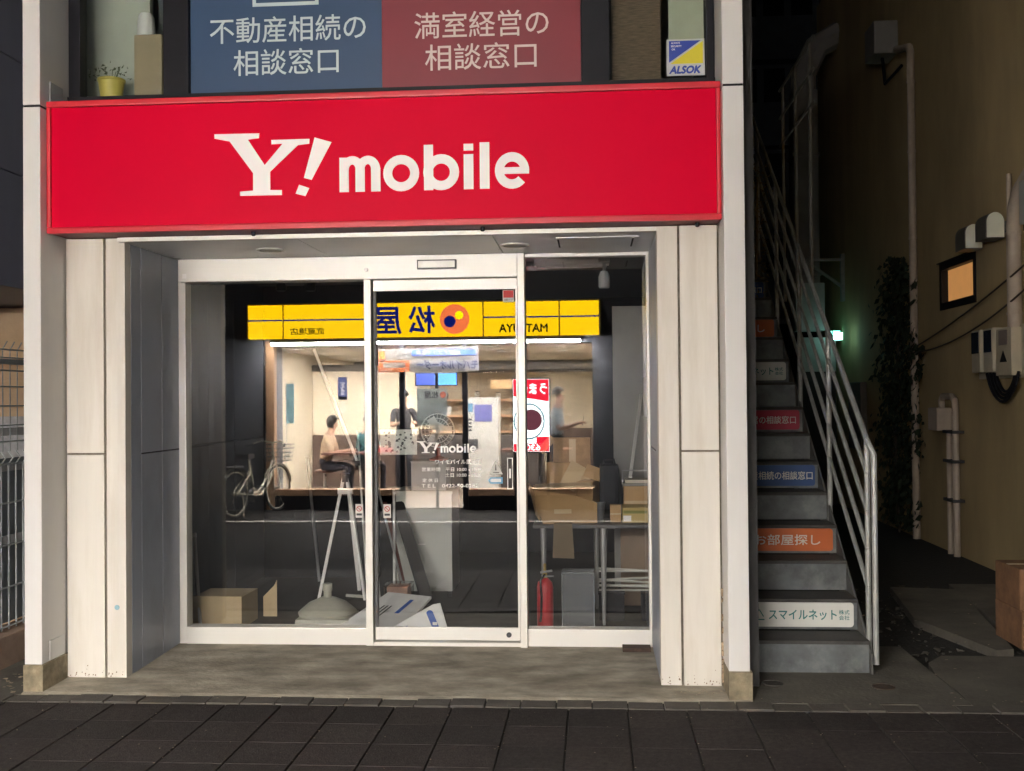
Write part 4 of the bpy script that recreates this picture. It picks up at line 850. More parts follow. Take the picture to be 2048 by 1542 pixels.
for k in range(34):
    y = 6.0 + k * .085
    MB().tube([(-3.62, y, .20), (-3.62, y, 1.22), (-3.59, y, 1.26), (-3.62, y, 1.30)], .005, 5).build('upright_wire', wm, fn)
    MB().tube([(-3.63, y + .04, 1.30), (-3.63, y + .04, 1.93), (-3.60, y + .04, 1.98)], .004, 5).build('upright_wire', dwm, fn)
for z in (.22, .46, .72, .98, 1.22): MB().tube([(-3.615, 6.0, z), (-3.615, 8.9, z)], .006, 5).build('cross_wire', wm, fn)
for z in (1.36, 1.46, 1.58, 1.70, 1.80, 1.88, 1.93): MB().tube([(-3.622, 6.0, z), (-3.622, 8.9, z)], .005, 5).build('cross_wire', dwm, fn)
for z in (.75, 1.20, 1.42): MB().box(-3.645, -3.632, 6.0, 8.9, z - .025, z + .025, .003).build('rail', mat('fence_rail', (.45, .45, .45), .5), fn)
MB().box(-3.64, -3.60, 6.0, 8.9, 1.84, 1.87).build('rail', dwm, fn)
MB().box(-3.72, -3.69, 6.0, 8.9, .22, 1.25).build('privacy_panel', mat('privacy_grey', (.20, .23, .25), .5, var=.1, stretch=(1, 6, .3)), fn)
for y in (6.0, 7.5, 9.0): MB().box(-3.66, -3.6005, y - .025, y + .025, .0, 2.0, .003).build('post', wm, fn)
struct(B('kerb_wall', mat('kerb_concrete', (.32, .22, .16), .9, var=.2, scale=8, stain=.4, staincol=(.1, .09, .07), bump=.4), None, -3.75, -3.55, 5.9, 9.2, -.1, .19, .01))
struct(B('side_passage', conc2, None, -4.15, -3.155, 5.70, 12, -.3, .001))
# ================================================================== RESTAURANT ACROSS THE STREET (seen in the glass)
YM = -1.75
rs = thing('restaurant', 'bright restaurant front across the street mirrored in the shop glass', 'restaurant', (-2.4, -5, 0))
def rp(name, m_, *a, bev=0): return B(name, m_, rs, *a, bev=bev)
dkw = mat('restaurant_dark_wall', (.13, .135, .15), .7, var=.2, scale=3); rcre = mat('restaurant_wall', (.62, .55, .43), .8, var=.05); rceil = mat('restaurant_ceiling', (.72, .68, .60), .8, var=.03); rflo = mat('restaurant_floor', (.10, .07, .05), .5, var=.2)
wood = mat('pale_wood', (.50, .30, .17), .5, var=.12, scale=8); brown = mat('wainscot', (.10, .065, .05), .6, var=.15)
rp('side_pier', dkw, -6.4, -4.79, -2.6, YM, -.1, 8.5); rp('side_pier', dkw, .0, 2.4, -2.6, YM, -.1, 8.5)
rp('upper_wall', mat('restaurant_upper', (.14, .14, .15), .8, var=.2), -4.789, -.001, -2.6, YM, 2.62, 8.5)
rp('base_course', black, -4.66, -2.80, YM - .14, YM + .01, -.1, .2); rp('base_course', black, -1.80, -.001, YM - .14, YM + .01, -.1, .2)
rp('window_sill', wood, -4.66, -2.80, YM - .16, YM + .03, .2005, .295, bev=.005); rp('window_sill', wood, -1.80, -.001, YM - .16, YM + .03, .2005, .295, bev=.005)
rp('window_post', wood, -4.785, -4.661, YM - .12, YM + .02, -.05, 2.61, bev=.005)
for x in (-2.80, -1.88): rp('door_post', black, x, x + .075, YM - .1, YM, -.05, 2.4, bev=.003)
rp('door_post', black, -2.28, -2.24, YM - .1, YM - .02, -.02, 2.1, bev=.003)
rp('door_head', black, -2.724, -1.881, YM - .1, YM, 2.02, 2.12, bev=.003)
rp('window_pane', glass_mat('restaurant_glass', .03, (.97, .97, .97)), -4.66, -2.801, YM - .06, YM - .054, .296, 2.38)
rp('window_pane', MATS['restaurant_glass'], -1.80, -.002, YM - .06, YM - .054, .296, 2.38)
rp('head_beam', dkw, -4.66, -.001, YM - .2, YM - .005, 2.40, 2.619)
rp('dining_floor', rflo, -5.2, .3, -9.5, YM - .21, -.1, .004)
rp('dining_ceiling', rceil, -5.2, .3, -9.5, YM - .21, 2.42, 2.6)
rp('dining_wall', rcre, -5.2, .3, -9.6, -9.5, .95, 2.16); rp('bulkhead', mat('bulkhead', (.10, .09, .08), .7), -5.2, .3, -9.6, -9.45, 2.161, 2.419); rp('wainscot', brown, -5.2, .3, -9.6, -9.49, .005, .949)
rp('dining_wall', rcre, -5.3, -5.2, -9.5, -2.61, .005, 2.419); rp('dining_wall', rcre, .3, .4, -9.5, -2.61, .005, 2.419)
rp('screen_wall', rcre, -5.19, -3.2, -6.0, -5.9, .95, 2.12); rp('screen_wainscot', brown, -5.19, -3.2, -6.0, -5.88, .005, .949); rp('screen_beam', mat('bulkhead', (.1, .09, .08)), -5.19, .29, -6.02, -5.86, 2.13, 2.25)
for k in range(14):
    x = -4.7 + (k % 5) * 1.05; y = (-3.1, -4.7, -7.4)[k // 5]
    dn = MB().lathe((x, y, 2.4195), [(.085, 0), (.085, -.008), (.076, -.008), (.070, -.001), (.069, -.0005)], 16).build('downlight', offwhite, rs)
    MB().lathe((x, y, 2.4195), [(.067, -.0012), (.002, -.0022)], 16).build('downlight_lens', mat('downlight_glow', (.9, .85, .75), .5, emit=(1, .95, .88), es=DOWN), dn)
# open kitchen shelves at the back
for z in (.95, 1.25, 1.55): rp('kitchen_shelf', wood, -3.1, -1.3, -7.0, -6.6, z, z + .04)
rp('kitchen_back', mat('kitchen_back', (.45, .38, .28), .6), -3.15, -.9, -7.1, -7.01, .1, 2.1); rp('kitchen_counter', mat('counter_dark', (.06, .05, .045), .5), -3.15, -.9, -6.3, -5.6, .005, .93)
rp('kitchen_hood', mat('hood_wood', (.75, .5, .25), .5), -1.9, -1.0, -6.4, -6.3, 1.78, 1.95)
rr = random.Random(21)
for k in range(9):
    zi = k // 3; x = -2.95 + (k % 3) * .55 + rr.uniform(0, .25); z = (.99, 1.29, 1.59)[zi]; h = rr.uniform(.1, .2); cn = ('steel', 'white', 'brown')[(k + zi) % 3]
    t = thing('kitchen_jar', '%s container on the %s kitchen shelf of the mirrored restaurant' % (cn, ('lowest', 'middle', 'top')[zi]), 'container', (x, -6.8, z), 'containers on the kitchen shelves')
    MB().lathe((x, -6.75, z + .0005), [(.045, 0), (.05, h), (.03, h + .01), (.003, h + .01)], 12).build('body', {'steel': metalm, 'white': offwhite, 'brown': brown}[cn], t, True)
    MB().lathe((x, -6.75, z + h + .0115), [(.034, 0), (.034, .015), (.003, .016)], 12).build('lid', darkgrey, t, True)
# illuminated sign
yl = (1.0, .60, .003)
sy = mat('sign_yellow', (.7, .45, .01), .4, var=.05, scale=2, emit=yl, es=SIGNL)
ms = thing('restaurant_sign', 'long yellow illuminated restaurant sign mirrored in the shop glass', 'sign', (-2.45, -1.7, 2.49))
MB().box(-5.04, .13, -1.749, -1.640, 2.475, 3.005, .005).build('cabinet', mat('sign_rim', (.25, .24, .18), .5), ms)
navyb = mat('sign_blue', (.01, .02, .25), .5, emit=(.01, .03, .5), es=1.2); blk = mat('sign_black', (.01, .01, .01), .5)
cuts = [-5.02, -4.49, -3.14, -1.555, -.465, .11]
for k in range(5):
    a, b = cuts[k] + .012, cuts[k + 1] - .012
    MB().box(a, b, -1.6395, -1.625, 2.495, 2.985, .012).build('light_panel', sy, ms)
    if k != 2: MB().box(a, b, -1.6245, -1.621, 2.752, 2.775).build('stripe', navyb, ms)
text('松', navyb, ms, -2.44, 2.745, -1.6245, width=.37, height=.38, face=1, bold=.022)
text('屋', navyb, ms, -2.93, 2.735, -1.6245, width=.37, height=.38, face=1, bold=.022)
MB().prism(disc(-1.965, 2.745, .213, 40), -1.6245, -1.620).build('logo_disc', mat('logo_orange', (.6, .2, .1), .5, emit=(1, .20, .06), es=SIGNL * .85), ms)
MB().prism(disc(-2.035, 2.71, .085, 28), -1.6195, -1.617).build('logo_dot', navyb, ms)
MB().prism(disc(-1.90, 2.80, .060, 28), -1.6195, -1.617).build('logo_dot', mat('logo_yellow', (.7, .7, .02), .5, emit=(.95, .85, .0), es=SIGNL), ms)
text('MATSUYA', blk, ms, -.98, 2.605, -1.6245, width=.69, height=.115, face=1, bold=.03)
text('武蔵境店', blk, ms, -4.13, 2.60, -1.6245, width=.50, height=.10, face=1, bold=.015)
tl = thing('tube_light', 'white strip light below the yellow restaurant sign', 'light', (-2.4, -1.7, 2.42))
MB().box(-4.66, -.15, -1.70, -1.53, 2.432, 2.474, .004).build('housing', offwhite, tl); MB().box(-4.64, -.17, -1.605, -1.535, 2.395, 2.4315, .008).build('tube', mat('tube_glow', (.9, .9, .9), .5, emit=(1, .97, .95), es=TUBE), tl)
bn = thing('banner', 'white hanging banner with Japanese lettering under the restaurant sign', 'banner', (-2.35, -1.6, 2.0))
bs = MB(); N = 12; A, Bb = [], []
for k in range(N + 1):
    u = k / N; x = -3.10 + u * 1.47; y = -1.72 + .012 * math.sin(u * 9); A.append((x, y, 2.33 + .03 * u)); Bb.append((x, y, 1.975 + .015 * math.sin(u * 7) + .02 * u))
bs.quads(A, Bb); bs.build('sheet', cloth_mat('banner_cloth', (.8, .78, .74)), bn)
text('モバイルオーダー', mat('banner_ink', (.02, .03, .10), .7), bn, -2.09, 2.095, -1.703, width=.88, height=.13, face=1, bold=.03, depth=.001)
MB().box(-2.60, -1.68, -1.7045, -1.7025, 2.23, 2.31).build('blue_band', mat('banner_blue', (.03, .07, .35), .7), bn)
text('松屋アプリで注文', mat('banner_yellow', (.7, .6, .1), .7), bn, -2.22, 2.27, -1.702, width=.65, height=.055, face=1, bold=.02, depth=.001)
MB().box(-3.09, -2.64, -1.7045, -1.7025, 1.995, 2.05).box(-3.09, -2.64, -1.7045, -1.7025, 2.14, 2.16).box(-3.09, -3.03, -1.7045, -1.7025, 2.06, 2.13).box(-2.7, -2.64, -1.7045, -1.7025, 2.06, 2.13).box(-3.09, -3.0, -1.7045, -1.7025, 2.18, 2.30).build('orange_print', mat('banner_orange', (.65, .16, .04), .7), bn)
text('クーポン配信中', paper, bn, -2.865, 2.022, -1.702, width=.40, height=.035, face=1, bold=.02, depth=.001)
for x in (-3.05, -2.55, -1.7): MB().tube([(x, -1.72, 2.335), (x, -1.72, 2.47)], .004, 5).build('cord', black, bn)
# lit menu stand
mn = thing('menu_lightbox', 'glowing red and white menu lightbox standing outside the restaurant', 'lightbox', (-.87, -1.5, 0))
MB().box(-1.14, -.60, -1.60, -1.50, .82, 1.89, .01).build('case', darkgrey, mn)
for x in (-1.1, -.64): MB().box(x - .02, x + .02, -1.57, -1.53, .0, .8195).build('leg', darkgrey, mn)
mw = mat('menu_white', (.8, .8, .8), .4, emit=(.92, 1, 1), es=9); mr = mat('menu_red', (.6, .02, .03), .4, emit=(1, .02, .05), es=5)
MB().box(-1.125, -.615, -1.4995, -1.494, .84, 1.87).build('panel', mw, mn)
MB().prism([(-1.12, 1.63), (-.62, 1.55), (-.62, 1.865), (-1.12, 1.865)], -1.4935, -1.4915).build('red_header', mr, mn)
text('うま辛', mw, mn, -.85, 1.735, -1.491, width=.40, height=.16, face=1, bold=.03)
MB().prism(disc(-.90, 1.27, .255, 36, .86), -1.4935, -1.4925).build('bowl_rim', mat('menu_teal', (.1, .2, .25), .5, emit=(.15, .4, .5), es=2.5), mn)
MB().prism(disc(-.90, 1.27, .235, 36, .86), -1.492, -1.491).build('bowl', mw, mn)
MB().prism(disc(-.87, 1.29, .15, 30, 1.0), -1.4905, -1.4895).build('food', mat('menu_food', (.08, .02, .02), .5, emit=(.35, .10, .14), es=2.2), mn)
MB().box(-1.12, -.62, -1.4935, -1.4915, .845, .955).box(-.80, -.62, -1.4935, -1.4915, .9555, 1.05).build('price_bar', mr, mn); text('630', mw, mn, -.85, .90, -1.491, width=.2, height=.08, face=1, bold=.03)
# things seen through the restaurant windows
t = thing('door_poster', 'pale poster with Japanese lettering on the restaurant door', 'poster', (-2.32, -1.74, 1.2)); MB().box(-2.54, -2.10, -1.749, -1.743, 1.22, 1.75).build('sheet', mat('poster_pale', (.34, .38, .36), .7), t); text('松屋', darkgrey, t, -2.33, 1.66, -1.7425, width=.2, height=.10, face=1, bold=.02, depth=.001); MB().prism(disc(-2.16, 1.66, .045, 18), -1.7425, -1.741).build('logo_disc', mat('logo_flat', (.5, .12, .06), .6), t)
t = thing('wall_screen', 'blue glowing screen hanging inside the restaurant', 'screen', (-2.5, -5, 1.9)); MB().box(-3.1, -2.35, -5.0, -4.94, 1.83, 2.06, .006).build('case', black, t); MB().box(-3.08, -2.75, -4.9395, -4.937, 1.845, 2.045).build('dark_panel', mat('screen_dark', (.02, .04, .2), .3, emit=(.05, .1, .5), es=1.1), t); MB().box(-2.75, -2.37, -4.9395, -4.937, 1.845, 2.045).build('bright_panel', mat('screen_blue', (.05, .2, .8), .3, emit=(.06, .22, .9), es=2.6), t); MB().tube([(-2.7, -4.97, 2.06), (-2.7, -4.97, 2.42)], .012, 6).build('hanger', black, t)
t = thing('ticket_machine', 'white meal ticket machine inside the restaurant door', 'ticket machine', (-1.85, -4, .004)); tm = mat('ticket_white', (.58, .57, .53), .4)
MB().box(-2.12, -1.56, -4.5, -4.0, .005, 1.62, .012).build('body', tm, t); MB().box(-1.95, -1.66, -3.9995, -3.993, 1.22, 1.50).build('touch_screen', mat('ticket_screen', (.1, .1, .25), .3, emit=(.3, .3, .45), es=.5), t); MB().box(-2.08, -1.90, -3.9995, -3.993, .78, .93).build('coin_slot', darkgrey, t)
for k in range(4): MB().box(-2.08, -2.0, -3.9995, -3.993, 1.06 + k * .06, 1.09 + k * .06).build('button', darkgrey, t)
MB().box(-2.08, -1.98, -3.9995, -3.993, 1.38, 1.52).build('label', mat('ticket_label', (.1, .25, .4)), t)
for x, lab, w_, m_, z0 in ((-4.62, 'dark blue vertical poster above the seated diners', .17, mat('poster_navy', (.03, .05, .18), .6), 1.60), (-4.62, 'pale menu sheet under the dark blue poster', .19, mat('poster_cream', (.6, .55, .45), .7), 1.24), (-4.12, 'tall pale menu poster on the restaurant wall', .22, mat('poster_white', (.66, .62, .54), .7), 1.28)):
    h = .42 if 'dark' in lab else (.33 if 'sheet' in lab else .74)
    t = thing('wall_poster', lab, 'poster', (x, -5.89, z0)); MB().box(x - w_ / 2, x + w_ / 2, -5.8995, -5.892, z0, z0 + h).build('sheet', m_, t)
    text('定食' if 'dark' in lab else '牛めし', paper if 'dark' in lab else brown, t, x, z0 + h * .5, -5.8915, height=h * .6, width=w_ * .5, face=1, depth=.001, vertical=True)
t = thing('teal_flag', 'pale blue vertical flag at the restaurant window edge', 'flag', (-4.58, -2.2, 1.3)); MB().box(-4.62, -4.50, -2.22, -2.21, 1.25, 1.85).build('cloth', mat('flag_blue', (.3, .55, .62), .7), t); MB().tube([(-4.62, -2.215, 0.005), (-4.62, -2.215, 1.9)], .008, 6).build('pole', offwhite, t)
tbm = mat('table_wood', (.12, .05, .035), .4)
for k, (x, y) in enumerate(((-3.75, -3.75), (-.9, -4.6))):
    t = thing('dining_table', ('dark dining table before the two mirrored diners', 'dark dining table deep in the right of the restaurant')[k], 'table', (x, y, .004))
    MB().box(x - .65, x + .55, y - .33, y + .33, .70, .74, .006).build('top', tbm, t); MB().tube([(x, y, .02), (x, y, .70)], .035, 10).build('pedestal', darkgrey, t); MB().lathe((x, y, .0045), [(.24, 0), (.24, .015), (.03, .02)], 20).build('foot', darkgrey, t)
t = thing('condiment_tray', 'red condiment tray on the dining table', 'tray', (-3.45, -3.75, .74)); MB().box(-3.6, -3.3, -3.85, -3.68, .7405, .80, .008).build('tray', mat('tray_red', (.35, .03, .03), .4), t)
for x in (-3.53, -3.43): MB().lathe((x, -3.76, .8005), [(.03, 0), (.03, .08), (.012, .1), (.012, .12), (.002, .12)], 12).build('bottle', brown, t, True)
for x, y, lab in ((-4.42, -3.75, 'dark stool under the diner with pale top'), (-3.95, -4.35, 'dark stool under the diner in teal')):
    t = thing('stool', lab, 'stool', (x, y, .004)); MB().lathe((x, y, .40), [(.16, 0), (.17, .02), (.16, .05), (.003, .055)], 18).build('seat', tbm, t, True); MB().tube([(x, y, .02), (x, y, .40)], .03, 8).build('pedestal', metalm, t); MB().lathe((x, y, .0045), [(.18, 0), (.18, .012), (.02, .016)], 18).build('foot', metalm, t)

# ------------------------------------------------------------------ people
skin = mat('skin', (.45, .27, .19), .55, var=.05); hairm = mat('hair', (.012, .010, .009), .5, var=.3, scale=60)
def person(name, label, loc, rotz, J, E_, reg, mats, hair_long=False):
    """J: joint -> (x,y,z,r); E_: edges; reg: joint -> material index. One continuous skinned mesh."""
    names = list(J); idx = {n: i for i, n in enumerate(names)}
    me = bpy.data.meshes.new('tmpbody'); me.from_pydata([J[n][:3] for n in names], [(idx[a], idx[b]) for a, b in E_], [])
    o = bpy.data.objects.new('tmpbody', me); COL.objects.link(o)
    sk = o.modifiers.new('Skin', 'SKIN')
    for i, n in enumerate(names):
        sv = me.skin_vertices[0].data[i]; r_ = J[n][3]; sv.radius = (r_, r_); sv.use_root = (n == 'pelvis')
    sb = o.modifiers.new('Sub', 'SUBSURF'); sb.levels = 2; sb.render_levels = 2
    bpy.context.view_layer.update()
    nm = bpy.data.meshes.new_from_object(o.evaluated_get(bpy.context.evaluated_depsgraph_get()))
    bpy.data.objects.remove(o)
    nm.materials.clear()
    r = thing(name, label, 'person', loc, None, rotz, True)
    b = link('body', nm, mats, r, True)
    jl = [(Vector(J[n][:3]), J[n][3], reg.get(n, 0)) for n in names]
    for p in nm.polygons: p.material_index = min(jl, key=lambda q: (q[0] - p.center).length - q[1] * .8)[2]
    hx, hy, hz, hr = J['head']
    mb = MB(); rings = []
    for i in range(9):
        th = math.pi * (i / 8) * (.52 if not hair_long else .74); row = []
        for k in range(16):
            ph = 2 * math.pi * k / 16; x, y, z = math.sin(th) * math.cos(ph), math.sin(th) * math.sin(ph), math.cos(th)
            if x > .35 and z < .45: z = .45 + (z - .45) * .1
            q = 1.0
            row.append(mb.bm.verts.new((hx - .012 + x * .103, hy + y * .092, hz + .03 + z * (.112 if z > 0 else .15))))
        rings.append(row)
    for a, c in zip(rings, rings[1:]):
        for k in range(16): mb.bm.faces.new([a[k], a[(k + 1) % 16], c[(k + 1) % 16], c[k]])
    mb.bm.faces.new(rings[-1]); bmesh.ops.remove_doubles(mb.bm, verts=mb.bm.verts, dist=1e-5)
    mb.build('hair', hairm, r, True)
    for s in (-1, 1): MB().lathe((hx + .078, hy + s * .032, hz + .005), [(.008, -.004), (.009, 0), (.004, .006)], 8, 'X').build('eye', black, r)
    return r
def hand(J, E_, reg, pre, wrist, d, up):
    """palm and five bent fingers beyond the wrist; d forward, up = back of the hand"""
    d = Vector(d).normalized(); up = Vector(up); up = (up - d * up.dot(d)).normalized(); sd = d.cross(up); w_ = Vector(wrist)
    pm = w_ + d * .06; J[pre + 'palm'] = (*pm, .027); E_.append((pre + 'wrist', pre + 'palm')); reg[pre + 'palm'] = 0
    for k in range(4):
        ln = (.065, .075, .07, .055)[k]; off = sd * (.027 - .018 * k)
        a = pm + d * .035 + off; b = a + d * ln * .55 - up * .012; c = b + d * ln * .4 - up * .03
        for q, p, r_ in (('a', a, .009), ('b', b, .008), ('c', c, .007)): J[pre + 'f%d%s' % (k, q)] = (*p, r_); reg[pre + 'f%d%s' % (k, q)] = 0
        E_ += [(pre + 'palm', pre + 'f%da' % k), (pre + 'f%da' % k, pre + 'f%db' % k), (pre + 'f%db' % k, pre + 'f%dc' % k)]
    a = w_ + d * .04 + sd * .032 - up * .005; b = a + d * .035 + sd * .012 - up * .015
    for q, p in (('a', a), ('b', b)): J[pre + 't' + q] = (*p, .0095); reg[pre + 't' + q] = 0
    E_ += [(pre + 'palm', pre + 'ta'), (pre + 'ta', pre + 'tb')]
def base(J, dx=0, dz_=0, lean=0.0):
    for n, p in dict(pelvis=(0, 0, .95, .125), spine=(0, 0, 1.12, .115), chest=(0, 0, 1.32, .125), neck=(.0, 0, 1.48, .055), jaw=(.03, 0, 1.555, .060), head=(.02, 0, 1.63, .088), nose=(.115, 0, 1.60, .014)).items():
        J[n] = (p[0] + lean * max(0, p[2] - .95) + dx, p[1], p[2] + dz_, p[3])
BE = [('pelvis', 'spine'), ('spine', 'chest'), ('chest', 'neck'), ('neck', 'jaw'), ('jaw', 'head'), ('head', 'nose')]
BR = dict(pelvis=2, spine=1, chest=1, neck=0, jaw=0, head=0, nose=0)
def limbs(J, E_, reg, arms, legs):
    for s, pre in ((1, 'l'), (-1, 'r')):
        sh, el, wr = arms[pre]
        for n, p, r_, m_ in (('shoulder', sh, .062, 1), ('uparm', tuple((a + b) / 2 for a, b in zip(sh, el)), .050, 1), ('elbow', el, .042, arms.get('sleeve', 0)), ('wrist', wr, .027, 0)): J[pre + n] = (*p, r_); reg[pre + n] = m_
        E_ += [('chest', pre + 'shoulder'), (pre + 'shoulder', pre + 'uparm'), (pre + 'uparm', pre + 'elbow'), (pre + 'elbow', pre + 'wrist')]
        d = Vector(wr) - Vector(el); hand(J, E_, reg, pre, wr, d, (0, s * .4, 1))
        hp, kn, an, to = legs[pre]
        for n, p, r_, m_ in (('hip', hp, .088, 2), ('knee', kn, .060, 2), ('ankle', an, .042, 2), ('heel', (an[0] - .03, an[1], an[2] - .05), .034, 3), ('toe', to, .034, 3)): J[pre + n] = (*p, r_); reg[pre + n] = m_
        E_ += [('pelvis', pre + 'hip'), (pre + 'hip', pre + 'knee'), (pre + 'knee', pre + 'ankle'), (pre + 'ankle', pre + 'heel'), (pre + 'heel', pre + 'toe')]
def make(name, label, loc, rotz, sit, cols, hl=False, lean=.0, arms=None):
    J, E_, reg = {}, list(BE), dict(BR); dz_ = -.42 if sit else 0; base(J, 0, dz_, lean)
    sx = lean * .45
    arms = arms or {}
    sz = 1.40 + dz_
    A = {'l': ((sx, .17, sz), arms.get('le', (sx + .08, .22, sz - .27)), arms.get('lw', (sx + .3, .16, sz - .22))), 'r': ((sx, -.17, sz), arms.get('re', (sx + .08, -.22, sz - .27)), arms.get('rw', (sx + .3, -.14, sz - .22))), 'sleeve': arms.get('sleeve', 0)}
    if sit: LG = {p: ((0, s * .09, .50), (.42, s * .11, .50), (.40, s * .11, .10), (.54, s * .12, .045)) for s, p in ((1, 'l'), (-1, 'r'))}
    else: LG = {p: ((0, s * .085, .90), (.02, s * .10, .50), (-.01, s * .10, .10), (.14, s * .12, .042)) for s, p in ((1, 'l'), (-1, 'r'))}
    limbs(J, E_, reg, A, LG)
    ms_ = [skin] + [mat('cloth_%s_%d' % (label[:34], i), c, .85, var=.15, scale=12) for i, c in enumerate(cols)]
    return person(name, label, loc, rotz, J, E_, reg, ms_, hl)
make('person', 'seated diner in pale beige top bending over the table', (-4.42, -3.75, .004), 0.0, True, ((.50, .38, .26), (.05, .05, .07), (.03, .03, .03)), True, .18)
make('person', 'seated diner in dark teal jacket reaching across the table', (-3.95, -4.35, .004), .5, True, ((.02, .09, .10), (.03, .03, .04), (.03, .03, .03)), False, .25, {'sleeve': 1, 'le': (.28, .2, .78), 'lw': (.45, .14, .80), 're': (.28, -.2, .78), 'rw': (.45, -.1, .80)})
make('person', 'standing person in dark clothes near the restaurant counter', (-3.30, -4.9, .004), 1.2, False, ((.03, .03, .035), (.02, .02, .025), (.02, .02, .02)), False, .02)
make('person', 'standing person in grey shirt holding out a phone by the restaurant window', (-.55, -2.62, .004), .12, False, ((.34, .40, .44), (.04, .04, .05), (.03, .03, .03)), False, .03, {'le': (.06, .20, 1.12), 'lw': (.30, .12, 1.20), 're': (.07, -.21, 1.12), 'rw': (.30, -.08, 1.20)})
t = thing('phone', 'dark phone held up by the standing person in grey', 'phone', (-.16, -2.58, 1.19)); MB().obox((-.155, -2.60, 1.18), (-.135, -2.60, 1.32), .037, .004, (1, 0, 0)).build('case', black, t); MB().obox((-.1595, -2.60, 1.19), (-.1405, -2.60, 1.31), .033, .001, (1, 0, 0)).build('screen', darkgrey, t)

# ------------------------------------------------------------------ bicycle (local x forward)
bk = thing('bicycle', 'silver city bicycle with front basket mirrored in the left window', 'bicycle', (-4.72, -1.08, 0), rotz=math.atan2(-1.06, .30), local=True)
silver = mat('bike_silver', (.72, .68, .56), .25, metal=.25, var=.05); tyre = mat('tyre', (.015, .015, .015), .8)
def circ(c, r_, n=36): return [(c[0] + r_ * math.cos(2 * math.pi * k / n), c[1], c[2] + r_ * math.sin(2 * math.pi * k / n)) for k in range(n)]
for cx in (-.53, .53):
    wl = MB().tube(circ((cx, 0, .335), .318), .017, 8, True).build('wheel', tyre, bk, True)
    MB().tube(circ((cx, 0, .335), .296), .010, 6, True).build('rim', silver, wl, True)
    mb = MB()
    for k in range(18):
        a = 2 * math.pi * k / 18; mb.tube([(cx, .02 * (-1) ** k, .335), (cx + .29 * math.cos(a), 0, .335 + .29 * math.sin(a))], .0016, 4)
    mb.build('spokes', silver, wl); MB().tube([(cx, -.05, .335), (cx, .05, .335)], .022, 10).build('hub', silver, wl, True)
fr_ = MB(); fr_.tube([(.43, 0, .78), (.25, 0, .50), (.05, 0, .33), (-.05, 0, .30)], .018, 8); fr_.tube([(.45, 0, .70), (.30, 0, .42), (.10, 0, .27), (-.05, 0, .27)], .016, 8)
fr_.tube([(-.05, 0, .28), (-.19, 0, .74)], .016, 8); fr_.tube([(.41, 0, .86), (.46, 0, .66)], .022, 8)
for s in (-.05, .05): fr_.tube([(-.05, s * .5, .28), (-.53, s, .335)], .010, 6); fr_.tube([(-.16, s * .4, .62), (-.53, s, .335)], .009, 6); fr_.tube([(.46, s * .6, .66), (.53, s, .335)], .011, 6)
fr_.build('frame', silver, bk, True)
for cx, a0, a1 in ((-.53, 20, 190), (.53, 10, 150)):
    mb = MB(); A = []; Bq = []
    for k in range(19):
        a = math.radians(a0 + (a1 - a0) * k / 18); A.append((cx + .355 * math.cos(a), -.03, .335 + .355 * math.sin(a))); Bq.append((cx + .355 * math.cos(a), .03, .335 + .355 * math.sin(a)))
    mb.quads(A, Bq); mb.build('mudguard', silver, bk, True)
MB().tube([(.30, -.28, .97), (.38, -.16, 1.02), (.40, 0, .99), (.38, .16, 1.02), (.30, .28, .97)], .012, 8).tube([(.40, 0, .99), (.41, 0, .85)], .012, 8).build('handlebar', silver, bk, True)
for s in (-1, 1): MB().tube([(.31, s * .265, .975), (.22, s * .31, .95)], .016, 8).build('grip', black, bk, True)
MB().prism([(-.34, .09), (-.36, 0), (-.34, -.09), (-.20, -.07), (-.08, -.02), (-.08, .02), (-.20, .07)], .80, .86, plane='XY').build('saddle', black, bk)
MB().tube([(-.19, 0, .74), (-.21, 0, .80)], .013, 8).build('seat_post', silver, bk)
mb = MB()
for z, q in ((.72, .8), (.78, .86), (.84, .92), (.90, .97), (.96, 1.0)):
    hx_, hy_ = .13 * q, .18 * q; mb.tube([(.58 - hx_, -hy_, z), (.58 + hx_, -hy_, z), (.58 + hx_, hy_, z), (.58 - hx_, hy_, z)], .004, 4, True)
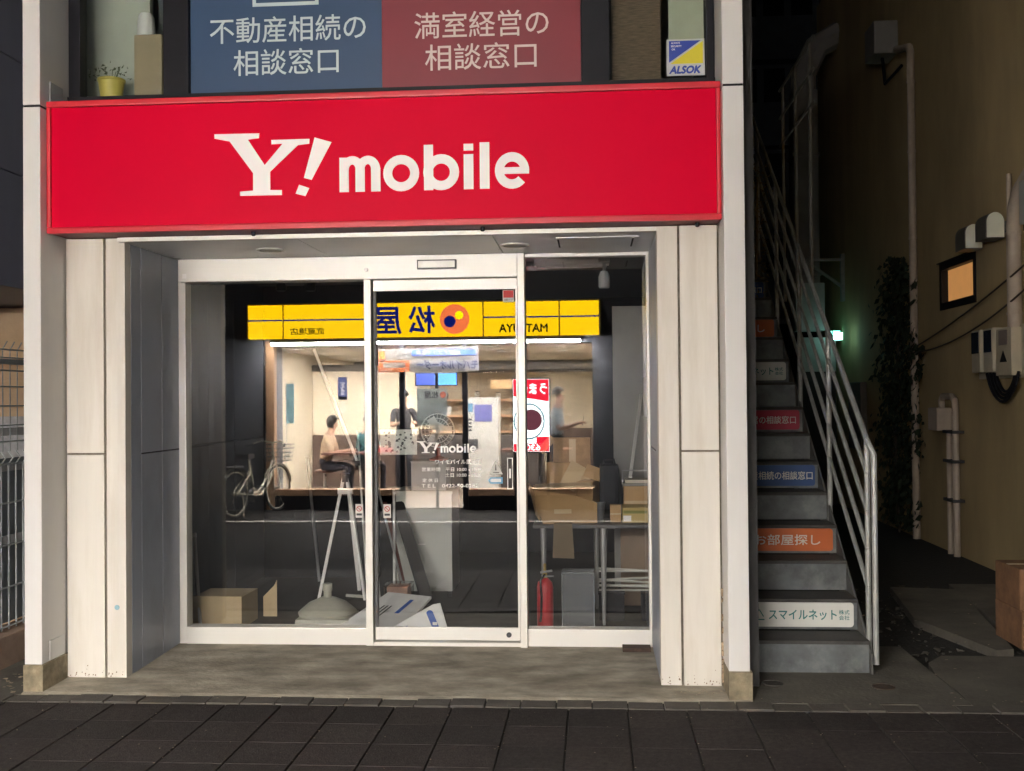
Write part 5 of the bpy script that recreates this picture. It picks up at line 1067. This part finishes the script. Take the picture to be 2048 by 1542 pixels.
for k in range(20):
    u = k / 20 * 4; sd_ = int(u); f_ = u - sd_; c4 = [(-1, -1), (1, -1), (1, 1), (-1, 1)]; a, b = c4[sd_], c4[(sd_ + 1) % 4]; px_, py_ = a[0] + (b[0] - a[0]) * f_, a[1] + (b[1] - a[1]) * f_
    mb.tube([(.58 + .104 * px_, .144 * py_, .72), (.58 + .13 * px_, .18 * py_, .96)], .003, 4)
mb.build('basket', mat('basket_wire', (.12, .12, .12), .5, metal=.5), bk)
MB().lathe((-.05, -.045, .28), [(.09, -.004), (.092, 0), (.09, .004)], 24, 'Y').build('chain_ring', darkgrey, bk); MB().tube([(-.05, -.06, .28), (.05, -.08, .16)], .008, 6).tube([(-.05, .06, .28), (-.15, .08, .40)], .008, 6).build('cranks', silver, bk)
for x, y, z in ((.05, -.11, .155), (-.15, .11, .405)): MB().box(x - .04, x + .04, y - .04, y + .04, z - .01, z + .01).build('pedal', black, bk)
MB().tube([(-.45, .07, .335), (-.55, .16, .02)], .008, 6).build('kickstand', silver, bk)
MB().box(-.80, -.42, -.07, .07, .70, .715).build('rear_rack', darkgrey, bk)

# ------------------------------------------------------------------ street lamp bracketed to the restaurant's upper wall (out of frame): lights the facade
LX, LY, LZ = -1.3, -.55, 6.8
sl = thing('street_lamp', 'bracketed street lamp high on the restaurant upper wall', 'street lamp', (LX, -1.75, LZ))
lm_ = mat('lamp_post_grey', (.2, .2, .2), .5)
MB().box(LX - .08, LX + .08, -1.749, -1.70, LZ - .25, LZ + .15, .01).build('wall_plate', lm_, sl)
MB().tube([(LX, -1.70, LZ - .1), (LX, -1.3, LZ + .12), (LX, LY - .15, LZ + .16)], .035, 10).build('arm', lm_, sl, True)
MB().lathe((LX, LY, LZ), [(.05, .16), (.20, .12), (.27, .03), (.27, .0), (.262, .0), (.25, .02)][::-1], 24).build('lamp_shade', lm_, sl, True)
MB().lathe((LX, LY, LZ), [(.002, -.11), (.10, -.095), (.18, -.055), (.225, .0), (.22, .012), (.002, .014)], 24).build('lamp_globe', mat('lamp_glow', (.9, .9, .9), .5, emit=(1, .97, .93), es=LAMP), sl, True)
